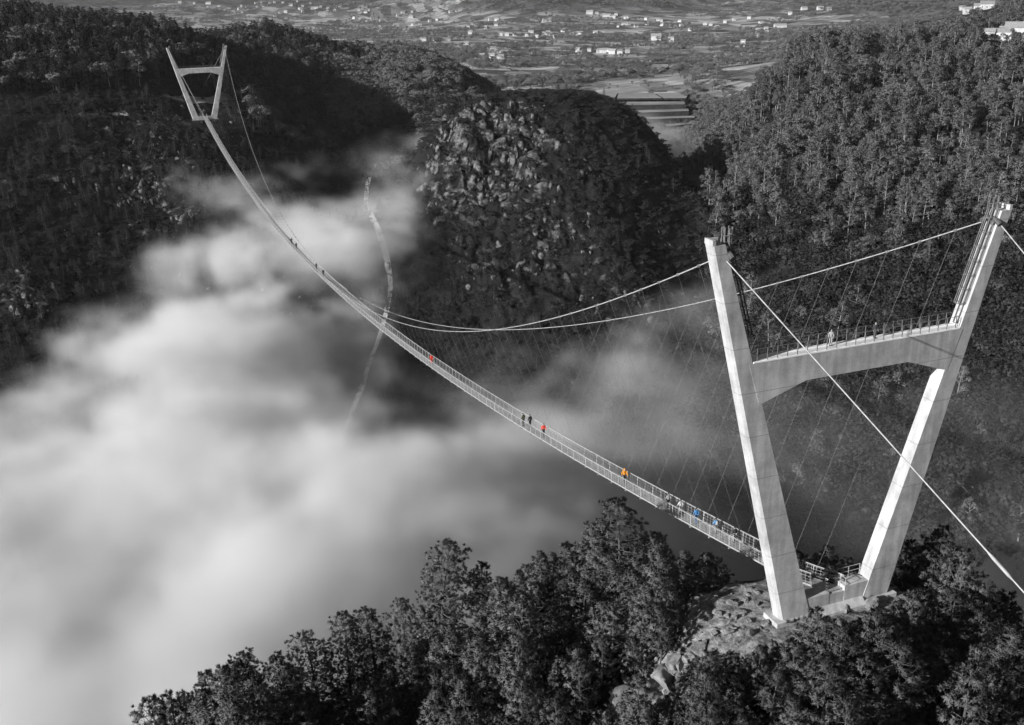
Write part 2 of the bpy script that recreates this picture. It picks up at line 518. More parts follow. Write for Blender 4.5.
M = {
    'concrete': concrete_mat(),
    'cable': grey_mat('galvanised_cable', 0.22, 0.36, 2.0, 0.5),
    'steel': grey_mat('galvanised_steel', 0.24, 0.38, 2.0, 0.55),
    'dark_steel': grey_mat('weathered_steel', 0.10, 0.17, 2.0, 0.6),
    'grating': grey_mat('deck_grating', 0.20, 0.30, 1.5, 0.7),
    'cage_steel': grey_mat('cage_steel', 0.08, 0.15, 2.0, 0.6),
    'sunlit_top': grey_mat('sunlit_top_tone', 0.66, 0.82, 0.8, 0.8),  # near-white tone stands in for sunlight on the crossbeam top
    'saddle': grey_mat('painted_saddle', 0.05, 0.08, 4.0, 0.5),
    'terrain': terrain_mat(),
    'bark': grey_mat('bark', 0.035, 0.09, 6.0, 0.95),
    'pale_bark': grey_mat('pale_bark', 0.13, 0.25, 4.0, 0.9),
    'needles': grey_mat('pine_needles', 0.042, 0.105, 0.9, 0.75, obj_var=0.3),
    'shrub': grey_mat('shrub_leaves', 0.050, 0.120, 1.2, 0.7, obj_var=0.35),
    'leaves': grey_mat('eucalyptus_leaves', 0.050, 0.105, 0.35, 0.7, obj_var=0.35),
    'oak': grey_mat('oak_leaves', 0.075, 0.150, 0.35, 0.7, obj_var=0.4),
    'dark_leaves': grey_mat('dark_leaves', 0.010, 0.028, 0.35, 0.8, obj_var=0.35),
    'rock': grey_mat('granite', 0.05, 0.22, 0.9, 0.9, 7, bump=0.6, bump_scale=3.0, obj_var=0.15),
    'far_rock': grey_mat('lichened_granite', 0.012, 0.17, 0.5, 0.9, 8, coords='Object', bump=0.6, bump_scale=1.2, lo_p=0.40, hi_p=0.68),
    'field': grey_mat('mown_field', 0.14, 0.26, 0.03, 0.95, 7, coords='Object'),
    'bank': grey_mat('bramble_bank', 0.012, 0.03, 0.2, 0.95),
    'plaster': grey_mat('white_plaster', 0.28, 0.48, 0.4, 0.9, obj_var=0.12),
    'tile': grey_mat('roof_tiles', 0.16, 0.28, 1.2, 0.9, obj_var=0.25),
    'glass': grey_mat('window_glass', 0.02, 0.04, 1.0, 0.15),
    'track': grey_mat('dirt_track', 0.24, 0.36, 0.2, 0.95),
    'water': grey_mat('white_water', 0.22, 0.50, 0.3, 0.35, 6),
    'skin': grey_mat('skin', 0.28, 0.34, 6.0, 0.6),
    'hair': grey_mat('hair', 0.015, 0.03, 20, 0.6),
    'shoe': grey_mat('shoe', 0.03, 0.05, 10, 0.6),
}


def colour_mat(name, rgb):
    m, nt, b = new_mat(name)
    tc = N(nt, 'ShaderNodeTexCoord')
    no = N(nt, 'ShaderNodeTexNoise', i_Scale=8.0, i_Detail=3)
    nt.links.new(tc.outputs['Object'], no.inputs['Vector'])
    r = nt.nodes.new('ShaderNodeValToRGB')
    r.color_ramp.elements[0].color = (*[c * 0.75 for c in rgb], 1)
    r.color_ramp.elements[1].color = (*rgb, 1)
    nt.links.new(no.outputs['Fac'], r.inputs[0])
    nt.links.new(r.outputs[0], b.inputs['Base Color'])
    b.inputs['Roughness'].default_value = 0.75
    return m


CLOTH = {
    'red': colour_mat('red_fabric', (0.75, 0.055, 0.02)),
    'orange': colour_mat('orange_fabric', (0.72, 0.27, 0.008)),
    'blue': colour_mat('blue_fabric', (0.06, 0.20, 0.42)),
    'pale_blue': colour_mat('pale_blue_fabric', (0.09, 0.24, 0.45)),
    'olive': colour_mat('olive_fabric', (0.10, 0.12, 0.05)),
    'black': colour_mat('black_fabric', (0.016, 0.016, 0.016)),
    'grey': colour_mat('grey_fabric', (0.28, 0.28, 0.28)),
    'pale': colour_mat('pale_fabric', (0.5, 0.5, 0.5)),
    'dark': colour_mat('dark_fabric', (0.035, 0.035, 0.038)),
}

# ------------------------------------------------------------------ the ground sheet
def build_terrain():
    th = np.concatenate([np.linspace(-1.75, -0.62, 40)[:-1], np.linspace(-0.62, 0.62, 900), np.linspace(0.62, 1.75, 40)[1:]])
    lr = np.concatenate([np.linspace(math.log(22), math.log(62), 24)[:-1], np.linspace(math.log(62), math.log(140), 200)[:-1],
                         np.linspace(math.log(140), math.log(400), 150)[:-1], np.linspace(math.log(400), math.log(640), 330)[:-1], np.linspace(math.log(640), math.log(1000), 90)[:-1], np.linspace(math.log(1000), math.log(9300), 170)])
    T, L = np.meshgrid(th, lr)
    r = np.exp(L)
    X = CX + r * np.sin(T + HEAD)
    Y = CY + r * np.cos(T + HEAD)
    Z = ground_exact(X, Y)
    GRID.update(th=th, lr=lr, Z=Z)
    n, k = X.shape
    V = np.stack([X, Y, Z], -1).reshape(-1, 3)
    i = np.arange(n * k).reshape(n, k)
    Q = np.stack([i[:-1, :-1], i[:-1, 1:], i[1:, 1:], i[1:, :-1]], -1).reshape(-1, 4)
    Q = Q[:, ::-1]
    me = np_mesh('terrain', V, Q)
    o = link('terrain', me, M['terrain'], smoothed=True)
    tag(o, 'dark scrub covered hillsides falling into a deep gorge, farmland valley behind', 'hillside', kind='structure')

    def blobs(lst):
        w = np.zeros(len(V))
        pts = hits([(a[0], a[1]) for a in lst])
        for (u, v, rad, s), p in zip(lst, pts):
            d2 = ((V[:, 0] - p[0]) ** 2 + (V[:, 1] - p[1]) ** 2) / rad ** 2
            w = np.maximum(w, s * np.exp(-d2))
        return w

    def attr(name, w):
        a = me.attributes.new(name, 'FLOAT', 'POINT')
        a.data.foreach_set('value', np.ascontiguousarray(w, np.float32))
    attr('rock', blobs([(455, 150, 22, .62), (490, 135, 28, .62), (500, 180, 30, .6), (465, 195, 25, .6), (530, 140, 24, .5), (520, 215, 24, .45), (515, 120, 20, .5),
                        (560, 250, 26, .38), (620, 285, 24, .36), (500, 265, 20, .36),
                        (155, 190, 22, .62), (170, 210, 20, .55), (140, 120, 20, .52), (110, 150, 24, .5), (170, 95, 12, .6), (190, 130, 15, .55), (30, 290, 18, .6), (45, 175, 12, .55), (240, 150, 14, .5),
                        (15, 60, 30, .45), (960, 345, 24, .5), (1000, 350, 18, .5), (870, 420, 18, .4)]))
    attr('farm', np.clip(valley_weight(V[:, 0], V[:, 1], V[:, 2]), 0, 1))
    attr('bare', blobs([(715, 605, 6, .95), (745, 625, 5, 1.0), (765, 600, 5, 1.0), (690, 600, 5, .8), (740, 600, 6, .95), (800, 610, 8, .8), (858, 640, 4.5, .85), (935, 645, 6, .85), (970, 640, 5, .7), (650, 690, 5, .7), (700, 640, 5, .6), (850, 600, 6, .7)]))
    return o


TERRAIN = build_terrain()

# ------------------------------------------------------------------ the bridge
SPAN, ZF = 516.0, -10.0
XB, XT, H, WB, WT, DB, DT, ZC, ZB = 6.148, 15.121, 36.158, 3.18, 1.171, 1.50, 1.262, 25.831, 2.145
BRIDGE = empty('suspension_bridge', (0, 0, 0))
tag(BRIDGE, 'long pedestrian suspension bridge hung between two pale V-shaped concrete towers across the foggy gorge', 'footbridge')


def xo(z):
    return XB + (XT - XB) * z / H


def wd(z):
    return WB + (WT - WB) * z / H


def dp(z):
    return DB + (DT - DB) * z / H


def leg_mesh(s):
    mb = MB()
    rings = []
    for z in (-1.2, 0, 6, 12, 18, ZC - 4, ZC, 31, H - 0.6, H - 0.02):
        o, w, d, c = xo(z), wd(z), dp(z) / 2, 0.26 - 0.12 * z / H
        # chamfered outer corners
        p = [(o - w, -d), (o - c, -d), (o, -d + c), (o, d - c), (o - c, d), (o - w, d)]
        ring = [(s * x, y, z) for x, y in p]
        rings.append(ring if s > 0 else ring[::-1])
    # sunk recess in the leg's head, open to the inside
    mb.loft(rings)
    o, w, d = xo(H), wd(H), DT / 2
    z0, z1 = H - 0.02, H + 0.42
    xs = sorted((s * (o - 0.02), s * (o - 0.32)))
    mb.box((xs[0], -d + 0.02, z0), (xs[1], d - 0.02, z1))
    xs = sorted((s * (o - 0.325), s * (o - w + 0.05)))
    mb.box((xs[0], d - 0.24, z0), (xs[1], d - 0.03, z1 - 0.06))
    return mb


def cage_mesh(s):
    """ladder with safety hoops running up the inner face of a leg above the crossbeam"""
    mb = MB()
    zs = np.arange(ZC + 0.4, H + 1.5, 0.62)

    def pt(z, out, y):
        return (s * (xo(min(z, H)) - wd(min(z, H)) - out - (0.0)), y, z)
    for y in (-0.22, 0.22):
        mb.tube([pt(z, 0.14, y) for z in zs], 0.05, 4)
    for z in zs:
        mb.tube([pt(z, 0.14, -0.22), pt(z, 0.14, 0.22)], 0.022, 4)
    hoop = [(0.14, -0.30), (0.45, -0.42), (0.80, -0.30), (0.92, 0.0), (0.80, 0.30), (0.45, 0.42), (0.14, 0.30)]
    for a, y in hoop[1:-1]:
        mb.tube([pt(z, a, y) for z in zs[3:]], 0.045, 4)
    for z in zs[3::2]:
        mb.tube([pt(z, a, y) for a, y in hoop], 0.042, 4)
    return mb


def railing_mesh():
    mb = MB()
    xi = xo(ZC) - wd(ZC) - 0.15
    d = dp(ZC) / 2
    n = 22
    for y, off in ((-d + 0.06, 0.0), (d - 0.06, 0.0)):
        xs = np.linspace(-xi + 0.3, xi - 0.3, n)
        for x in xs:
            mb.box((x - 0.028, y - 0.028, ZC - 0.05), (x + 0.028, y + 0.028, ZC + 1.22))
        for z, t in ((1.18, 0.022), (0.62, 0.016)):
            mb.tube([(-xi, y, ZC + z), (xi, y, ZC + z)], t, 4)
    return mb


def crossbeam_mesh():
    mb = MB()
    d = dp(ZC) / 2 + 0.025
    zt, zm, zl = ZC, ZC - 2.3, ZC - 3.8
    xe = xo(ZC) - wd(ZC) + 0.35
    xl = xo(zl) - wd(zl) + 0.3
    xh = xl - 4.6
    prof = [(-xe, zt), (-xl, zl), (-xh, zm), (xh, zm), (xl, zl), (xe, zt)]
    f = [(x, -d, z) for x, z in prof]
    b = [(x, d, z) for x, z in prof]
    mb.loft([f[::-1], b[::-1]])
    # top stays plain; a pale slab added over it carries the sunlight
    return mb


def base_mesh():
    mb = MB()
    d = DB / 2 - 0.05
    b = xo(1.0) - wd(1.0) + 0.5
    mb.box((0.85, -d, -1.4), (b, d, 1.92))
    mb.box((-b, -d, -1.4), (-0.85, d, 1.62))
    mb.box((-0.85, -d + 0.02, -1.4), (0.85, d - 0.02, 1.45))
    # plinth under each leg, and a sloping ledge along the front of the tie beam
    for s in (-1, 1):
        xs = sorted((s * 3.0, s * 6.75))
        mb.box((xs[0], -1.1, -2.2), (xs[1], 1.1, 0.02))
    mb.hexa([(-2.99, -1.45, -2.2), (5.6, -1.45, -2.2), (5.6, -1.11, -2.2), (-2.99, -1.11, -2.2),
             (-2.99, -1.35, -0.2), (5.6, -1.35, -0.2), (5.6, -1.11, 0.05), (-2.99, -1.11, 0.05)])
    mb.hexa([(-2.99, -1.105, -2.2), (2.99, -1.105, -2.2), (2.99, -d - 0.004, -2.2), (-2.99, -d - 0.004, -2.2),
             (-2.99, -1.105, 0.05), (2.99, -1.105, 0.05), (2.99, -d - 0.004, 0.4), (-2.99, -d - 0.004, 0.4)])
    return mb


def base_railing_mesh():
    mb = MB()
    y = DB / 2 - 0.12
    for x0, x1, zb in ((0.95, xo(2) - wd(2) - 0.05, 1.92),):
        for x in np.linspace(x0, x1, 3):
            mb.tube([(x, y, zb - 0.05), (x, y, zb + 1.1)], 0.03, 4)
        for h in (0.58, 1.1):
            mb.tube([(0.92, y, zb + h), (x1, y, zb + h)], 0.032, 4)
    for s in (1,):
        for h in (0.55, 1.1):
            mb.tube([(s * 0.92, DB / 2 + 0.3, 1.62 + h), (s * 0.92, -DB / 2 + 0.1, 1.62 + h)], 0.03, 4)
        mb.tube([(s * 0.92, -DB / 2 + 0.1, 1.5), (s * 0.92, -DB / 2 + 0.1, 2.74)], 0.035, 4)
    return mb


def saddle_mesh(s):
    mb = MB()
    pts = []
    z0 = H - 0.85
    x = s * (xo(z0) - wd(z0) - 0.20)
    for a in np.linspace(-1.0, 1.0, 9):
        pts.append((x, a * 1.05, z0 + 0.16 - 0.42 * a * a))
    mb.tube(pts, 0.24, 8)
    mb.box((min(x, x + s * 0.3), -0.4, z0 - 0.45), (max(x, x + s * 0.3), 0.4, z0 + 0.1))
    return mb


def build_tower(y, z, flip):
    root = base_mesh().build('tower', M['concrete'], BRIDGE)
    root.location = (0, y, z)
    root.rotation_euler = (0, 0, math.pi if flip else 0)
    for s in (-1, 1):
        leg_mesh(s).build('leg', M['concrete'], root)
    cb = crossbeam_mesh().build('crossbeam', M['concrete'], root)
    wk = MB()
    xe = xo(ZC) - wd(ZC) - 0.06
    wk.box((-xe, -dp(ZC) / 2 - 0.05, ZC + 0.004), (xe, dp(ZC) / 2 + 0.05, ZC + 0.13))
    wk.build('sunlit_top_slab', M['sunlit_top'], root)  # added slab, coloured near-white so the crossbeam top looks sunlit
    railing_mesh().build('crossbeam_railing', M['cage_steel'], root)
    base_railing_mesh().build('base_railing', M['steel'], root)
    for s in (-1, 1):
        cage_mesh(s).build('ladder_cage', M['cage_steel'], root)
        saddle_mesh(s).build('saddle', M['saddle'], root)
    return root


T1 = build_tower(0, 0, False)
T1['label'] = 'tall near concrete tower on the rocky hilltop'
T2 = build_tower(SPAN, ZF, True)
T2['label'] = 'distant concrete tower on the far hillside'

# deck
ZD, SAGD, HW = 0.837, 21.997, 0.80


def deck_z(y):
    u = np.asarray(y) / SPAN
    ramp_up = 0.75 * np.maximum(0, 1 - np.abs(y) / 9.0) ** 2 + 0.75 * np.maximum(0, 1 - np.abs(np.asarray(y) - SPAN) / 9.0) ** 2
    return ZD + ZF * u - 4 * SAGD * u * (1 - u) + ramp_up


def build_deck():
    ys = np.linspace(-0.4, SPAN + 0.4, 518)
    zs = deck_z(ys)
    mb = MB()
    # floor: grating with two edge beams
    def strip(x0, x1, z0, z1, m):
        rings = [[(x0, y, z + z0), (x1, y, z + z0), (x1, y, z + z1), (x0, y, z + z1)] for y, z in zip(ys, zs)]
        m.loft(rings)
    strip(-HW + 0.12, HW - 0.12, -0.06, 0.0, mb)
    strip(-HW, -HW + 0.115, -0.16, 0.03, mb)
    strip(HW - 0.115, HW, -0.16, 0.03, mb)
    # cross frames under the floor every 4 m
    for k in range(130):
        y = k * 4.0
        z = float(deck_z(y))
        mb.box((-HW - 0.12, y - 0.07, z - 0.34), (HW + 0.12, y + 0.07, z - 0.165))
    deck = mb.build('deck', M['grating'], BRIDGE)
    for s in (-1, 1):
        p = MB()
        h = 1.32
        xt = s * (HW + 0.10)
        xb = s * (HW + 0.02)
        # posts and rails of one side
        for k in range(259):
            y = k * 2.0
            z = float(deck_z(y))
            t = 0.045 if k % 2 == 0 else 0.026
            p.tube([(xb, y, z - 0.2), (xt, y, z + h)], t, 4)
        p.tube([(xt, y, z + h) for y, z in zip(ys, zs)], 0.045, 5)
        p.build('railing', M['steel'], deck)
        q = MB()
        # mesh infill: longitudinal wires and fine uprights
        for a in (0.2, 0.45, 0.7, 0.92):
            x = xb + (xt - xb) * a / 1.0
            q.tube([(x, y, z + a * h * 0.98) for y, z in zip(ys[::2], zs[::2])], 0.011, 3)
        for k in range(int(SPAN / 0.7)):
            y = k * 0.7 + 0.1
            z = float(deck_z(y))
            q.add([(xb, y - 0.018, z), (xb, y + 0.018, z), (xt, y + 0.018, z + h * 0.95), (xt, y - 0.018, z + h * 0.95)], [(0, 1, 2, 3)])
        q.build('mesh_panel', M['steel'], deck)
    return deck


DECK = build_deck()

# main cables: slightly different sags, as they hang
CABLE = {1: (59.36, 4.15, 0.72), -1: (56.30, 0.50, 1.03)}
XE = XT - WT - 0.20


def cable_pt(s, y):
    sag, xm, dz = CABLE[s]
    u = y / SPAN
    return np.array([s * (xm + (XE + 0.1 - xm) * (1 - 2 * u) ** 2), y, H - dz + ZF * u - 4 * sag * u * (1 - u)])


def backstay_dir():
    """common slope of the two backstays, from the sight lines they follow"""
    best = None
    obs = {-1: [(768, 304), (848, 383), (905, 455), (992, 558), (1020, 592)], 1: [(1024, 255), (1012, 239)]}
    for dz in np.linspace(0.1, 1.2, 111):
        for dx in np.linspace(-0.6, 0.6, 61):
            e = 0
            for s, o in obs.items():
                A = cable_pt(s, 0)
                t = np.linspace(0, 45, 120)
                P = A + t[:, None] * np.array([s * dx, -1, -dz])
                c = (P - CAM) @ AX_F
                P = P[c > 3]
                U, V = project(P)
                for (a, b) in o:
                    k = np.argmin((U - a) ** 2 + (V - b) ** 2)
                    e += (U[k] - a) ** 2 + (V[k] - b) ** 2
            if best is None or e < best[0]:
                best = (e, dx, dz)
    return best


BS = backstay_dir()
print('backstay', BS)


def build_cables():
    for s in (-1, 1):
        ys = np.linspace(0, SPAN, 260)
        mb = MB()
        mb.tube([cable_pt(s, y) for y in ys], 0.055, 6)
        cab = mb.build('main_cable', M['cable'], BRIDGE)
        A = cable_pt(s, 0)
        d = np.array([s * BS[1], -1, -BS[2]])
        L = 60.0
        b = MB()
        b.tube([A, A + d * L], 0.05, 6)
        ts = np.linspace(5, 58, 400)
        U, V = project(A + ts[:, None] * d)
        t0 = ts[np.argmin(abs(U - 988))] if s < 0 else 40.0
        b.tube([A + d * t0, A + d * (t0 + 0.4), A + d * (t0 + 1.6), A + d * (t0 + 1.9)], [0.06, 0.11, 0.11, 0.06], 8)
        b.build('backstay', M['cable'], cab)
        A = cable_pt(s, SPAN)
        d2 = np.array([s * BS[1], 1, -BS[2] * 0.85])
        b = MB()
        b.tube([A, A + d2 * 62], 0.06, 6)
        b.build('backstay', M['cable'], cab)
        rest = MB()
        for k in range(1, 128):
            y = k * SPAN / 129.0
            T = cable_pt(s, y)
            B = np.array([s * (HW + 0.12), y, float(deck_z(y)) - 0.2])
            m = MB() if k <= 50 else rest
            # clamp on the cable, then a slender rod down to the deck frame
            e = cable_pt(s, y + 0.3) - T
            e = e / np.linalg.norm(e)
            m.tube([T - e * 0.18, T + e * 0.18], 0.13, 6)
            m.tube([T, B], 0.010, 3, cap=False)
            if k <= 50:
                m.build('hanger', M['dark_steel'], cab)
        r = rest.build('far_hangers', M['dark_steel'], cab)
        r['kind'] = 'stuff'


build_cables()

# ------------------------------------------------------------------ light, sky, camera
SUN_AZ = math.radians(192)      # direction towards the sun, measured from +X anticlockwise
SUN_EL = math.radians(20)


def build_light():
    S = Vector((math.cos(SUN_EL) * math.cos(SUN_AZ), math.cos(SUN_EL) * math.sin(SUN_AZ), math.sin(SUN_EL)))
    l = bpy.data.lights.new('sun', 'SUN')
    l.energy = 4.8
    l.angle = math.radians(0.55)
    l.color = (1, 1, 1)
    o = bpy.data.objects.new('sun', l)
    COL.objects.link(o)
    o.rotation_euler = (-S).to_track_quat('-Z', 'Y').to_euler()
    o.location = S * 300
    w = bpy.data.worlds.new('World')
    scene.world = w
    w.use_nodes = True
    nt = w.node_tree
    bg = nt.nodes['Background']
    sky = nt.nodes.new('ShaderNodeTexSky')
    sky.sky_type = 'NISHITA'
    sky.sun_disc = False
    sky.sun_elevation = SUN_EL
    sky.sun_rotation = math.pi / 2 - SUN_AZ
    bw = nt.nodes.new('ShaderNodeRGBToBW')
    nt.links.new(sky.outputs[0], bw.inputs[0])
    nt.links.new(bw.outputs[0], bg.inputs[0])
    bg.inputs[1].default_value = 0.025


def build_camera():
    c = bpy.data.cameras.new('camera')
    c.sensor_width = 36.0
    c.lens = F * 36.0 / 1024.0
    c.clip_start = 1.0
    c.clip_end = 30000
    o = bpy.data.objects.new('camera', c)
    COL.objects.link(o)
    m = Matrix(((AX_R[0], AX_U[0], -AX_F[0], CX), (AX_R[1], AX_U[1], -AX_F[1], CY), (AX_R[2], AX_U[2], -AX_F[2], CZ), (0, 0, 0, 1)))
    o.matrix_world = m
    scene.camera = o


build_light()
build_camera()
scene.view_settings.view_transform = 'Standard'
scene.view_settings.look = 'None'
scene.view_settings.gamma = 1.0
scene.view_settings.use_curve_mapping = False
scene.view_settings.exposure = 0.9
cy = scene.cycles
cy.max_bounces = 6
cy.diffuse_bounces = 2
cy.glossy_bounces = 1
cy.transparent_max_bounces = 6
cy.volume_bounces = 3
cy.use_denoising = True
cy.use_adaptive_sampling = True
cy.adaptive_threshold = 0.025

# ------------------------------------------------------------------ outlines of the stepped fields in the valley
def plane_pt(u, v, z):
    d = ray(u, v)
    return CAM + d * ((z - CZ) / d[2])


TERR = [  # outline in the photo, height of the flat, drop of its bank, label
    ([(634, 76), (658, 75), (678, 83), (690, 90), (670, 90.5), (646, 87)], -56.5, 1.5, 'pale mown field with a curved edge at the centre of the terraces'),
    ([(594, 68), (669, 66), (656, 74), (632, 75.4), (592, 76)], -56.0, 4, 'light strip field at the top of the terraces'),
    ([(576, 79), (632, 76.5), (645, 87.4), (600, 88.4), (580, 86)], -57.0, 4, 'grey field left of the pale curved field'),
    ([(577, 93), (606, 89.5), (618, 92.6), (615, 97.4), (588, 97.8)], -58.0, 4, 'small bright field at the left end of the terraces'),
    ([(620, 89.5), (646, 89), (662, 98), (617, 98.4)], -58.2, 1.5, 'wedge of field under the pale curved field'),
    ([(650, 90.4), (690, 91.3), (686, 98), (664, 98.2)], -58.4, 1.5, 'narrow field at the right end of the terraces'),
    ([(606, 101.8), (684, 101.4), (685, 104.2), (622, 105.2)], -61.5, 4.2, 'topmost long narrow terrace above the dark banks'),
    ([(626, 110.6), (688, 108.6), (689, 110.8), (634, 112.8)], -65.5, 4.2, 'second narrow terrace down'),
    ([(644, 117.2), (694, 115.6), (695, 117.4), (650, 119.0)], -69.5, 4.2, 'third narrow terrace down'),
    ([(664, 124.6), (712, 119.8), (713, 121.2), (668, 126.4)], -73.5, 6, 'lowest sloping strip of the terraces'),
]


# ------------------------------------------------------------------ vegetation
def unit(a):
    return a / (np.linalg.norm(a, axis=-1, keepdims=True) + 1e-9)


def leaf_quads(C, Nrm, size, aspect, g):
    """one small quad per leaf cluster, facing roughly along Nrm"""
    n = len(C)
    t = unit(np.cross(Nrm, g.normal(size=(n, 3))))
    b = unit(np.cross(Nrm, t))
    s = (size * g.uniform(0.6, 1.35, n))[:, None]
    a = t * s * aspect
    b = b * s
    V = np.stack([C - a - b * 0.35, C + a * 0.2 - b, C + a + b * 0.4, C - a * 0.1 + b], 1).reshape(-1, 3)
    Q = np.arange(4 * n).reshape(n, 4)
    return V, Q


def clump_leaves(centres, radii, per, size, g, squash=0.75, up=0.15, aspect=0.8):
    cs, ns = [], []
    for c, r in zip(centres, radii):
        d = unit(g.normal(size=(per, 3)))
        d[:, 2] = np.where(d[:, 2] < -0.35, -d[:, 2] * 0.5, d[:, 2])
        rr = r * g.uniform(0.62, 1.08, (per, 1))
        p = np.array(c) + d * rr * np.array([1, 1, squash])
        cs.append(p)
        ns.append(unit(d + np.array([0, 0, up]) + g.normal(scale=0.38, size=(per, 3))))
    return leaf_quads(np.concatenate(cs), np.concatenate(ns), size, aspect, g)


def trunk_mb(h, r0, g, lean=0.03, n=5):
    mb = MB()
    a = g.uniform(0, 6.28)
    k = g.normal(scale=lean * h, size=(2,))
    pts, rad = [], []
    for t in np.linspace(0, 1, n):
        pts.append((k[0] * t * t + 0.01 * h * math.sin(3 * t + a), k[1] * t * t, -0.06 * h * (1 - t) * (t == 0) + h * t))
        rad.append(r0 * (1 - 0.8 * t))
    mb.tube(pts, rad, 6)
    return mb, pts


def eucalyptus(seed):
    """tall slender forest tree, unit height; bare pale trunk, narrow broken crown"""
    g = np.random.default_rng(seed)
    mb, pts = trunk_mb(0.93, 0.013, g, 0.03)
    P = np.array(pts)
    cs, rs = [], []
    k = int(g.integers(11, 16))
    low = g.uniform(0.32, 0.54)
    for i in range(k):
        z = low + (0.97 - low) * (i + g.uniform(0, 0.8)) / k
        spread = 0.135 * math.sin(math.pi * min(1, (z - low + 0.12) / (1.08 - low))) + 0.02
        a = g.uniform(0, 6.28)
        x = np.interp(z, P[:, 2], P[:, 0]) + math.cos(a) * spread
        y = np.interp(z, P[:, 2], P[:, 1]) + math.sin(a) * spread
        cs.append((x, y, z))
        rs.append(g.uniform(0.06, 0.105))
        zz = z - 0.07
        mb.tube([(np.interp(zz, P[:, 2], P[:, 0]), np.interp(zz, P[:, 2], P[:, 1]), zz), (x, y, z)], [0.005, 0.002], 3, cap=False)
    V, Q = clump_leaves(cs, rs, 64, 0.0155, g, 1.05, 0.2)
    return mb, V, Q


def forest_pine(seed):
    """conifer for the middle distance: whorls getting shorter to the tip"""
    g = np.random.default_rng(seed)
    mb, pts = trunk_mb(0.97, 0.016, g, 0.015)
    cs, rs = [], []
    for lv in np.linspace(0.26, 0.95, 9):
        m = 5 if lv < 0.8 else 3
        R = 0.20 * (1.02 - lv) ** 0.75 + 0.012
        o = g.uniform(0, 6.28)
        for j in range(m):
            a = o + j * 6.28 / m + g.normal(scale=0.25)
            rr = R * g.uniform(0.6, 1.1)
            z = lv + g.normal(scale=0.018)
            cs.append((rr * math.cos(a), rr * math.sin(a), z))
            rs.append(0.055 * g.uniform(0.8, 1.25) * (1.25 - 0.5 * lv))
            mb.tube([(0, 0, z - 0.03), (rr * math.cos(a), rr * math.sin(a), z)], [0.005, 0.002], 3, cap=False)
    cs.append((0, 0, 0.985))
    rs.append(0.022)
    V, Q = clump_leaves(cs, rs, 22, 0.015, g, 0.55, 0.5)
    return mb, V, Q


def broadleaf(seed):
    """rounded oak, unit height"""
    g = np.random.default_rng(seed)
    mb, pts = trunk_mb(0.55, 0.024, g, 0.03)
    cs, rs = [], []
    for i in range(17):
        d = unit(g.normal(size=3))
        d[2] = abs(d[2]) * 1.0 - 0.25
        c = np.array([0, 0, 0.58]) + d * np.array([0.30, 0.30, 0.30]) * g.uniform(0.7, 1.05)
        cs.append(tuple(c))
        rs.append(g.uniform(0.09, 0.16))
        mb.tube([(0, 0, 0.32), tuple(c)], [0.010, 0.004], 3, cap=False)
    V, Q = clump_leaves(cs, rs, 48, 0.021, g, 0.85, 0.2)
    return mb, V, Q


def tufts(T, D, g, per, length, width, spread):
    """upright bursts of needle sprays: one slim kite per spray"""
    n = len(T)
    T = np.repeat(T, per, 0)
    D = np.repeat(D, per, 0)
    k = n * per
    dirs = unit(D + g.normal(scale=spread, size=(k, 3)))
    L = (length * g.uniform(0.55, 1.2, k))[:, None]
    side = unit(np.cross(dirs, g.normal(size=(k, 3)))) * (width * g.uniform(0.7, 1.3, k))[:, None]
    A = T + dirs * L * 0.04
    mid = T + dirs * L * 0.55
    tip = T + dirs * L
    V = np.stack([A, mid - side, tip, mid + side], 1).reshape(-1, 3)
    # shade each spray like the clump it belongs to: its normals follow the way the tuft points
    W = unit(D + 0.45 * dirs)
    gn = np.cross(mid + side - (mid - side), tip - A)
    flip = (gn * W).sum(1) > 0
    Q = np.arange(4 * k).reshape(k, 4)
    Q[flip] = Q[flip][:, ::-1]
    return V, Q, np.repeat(W, 4, 0)


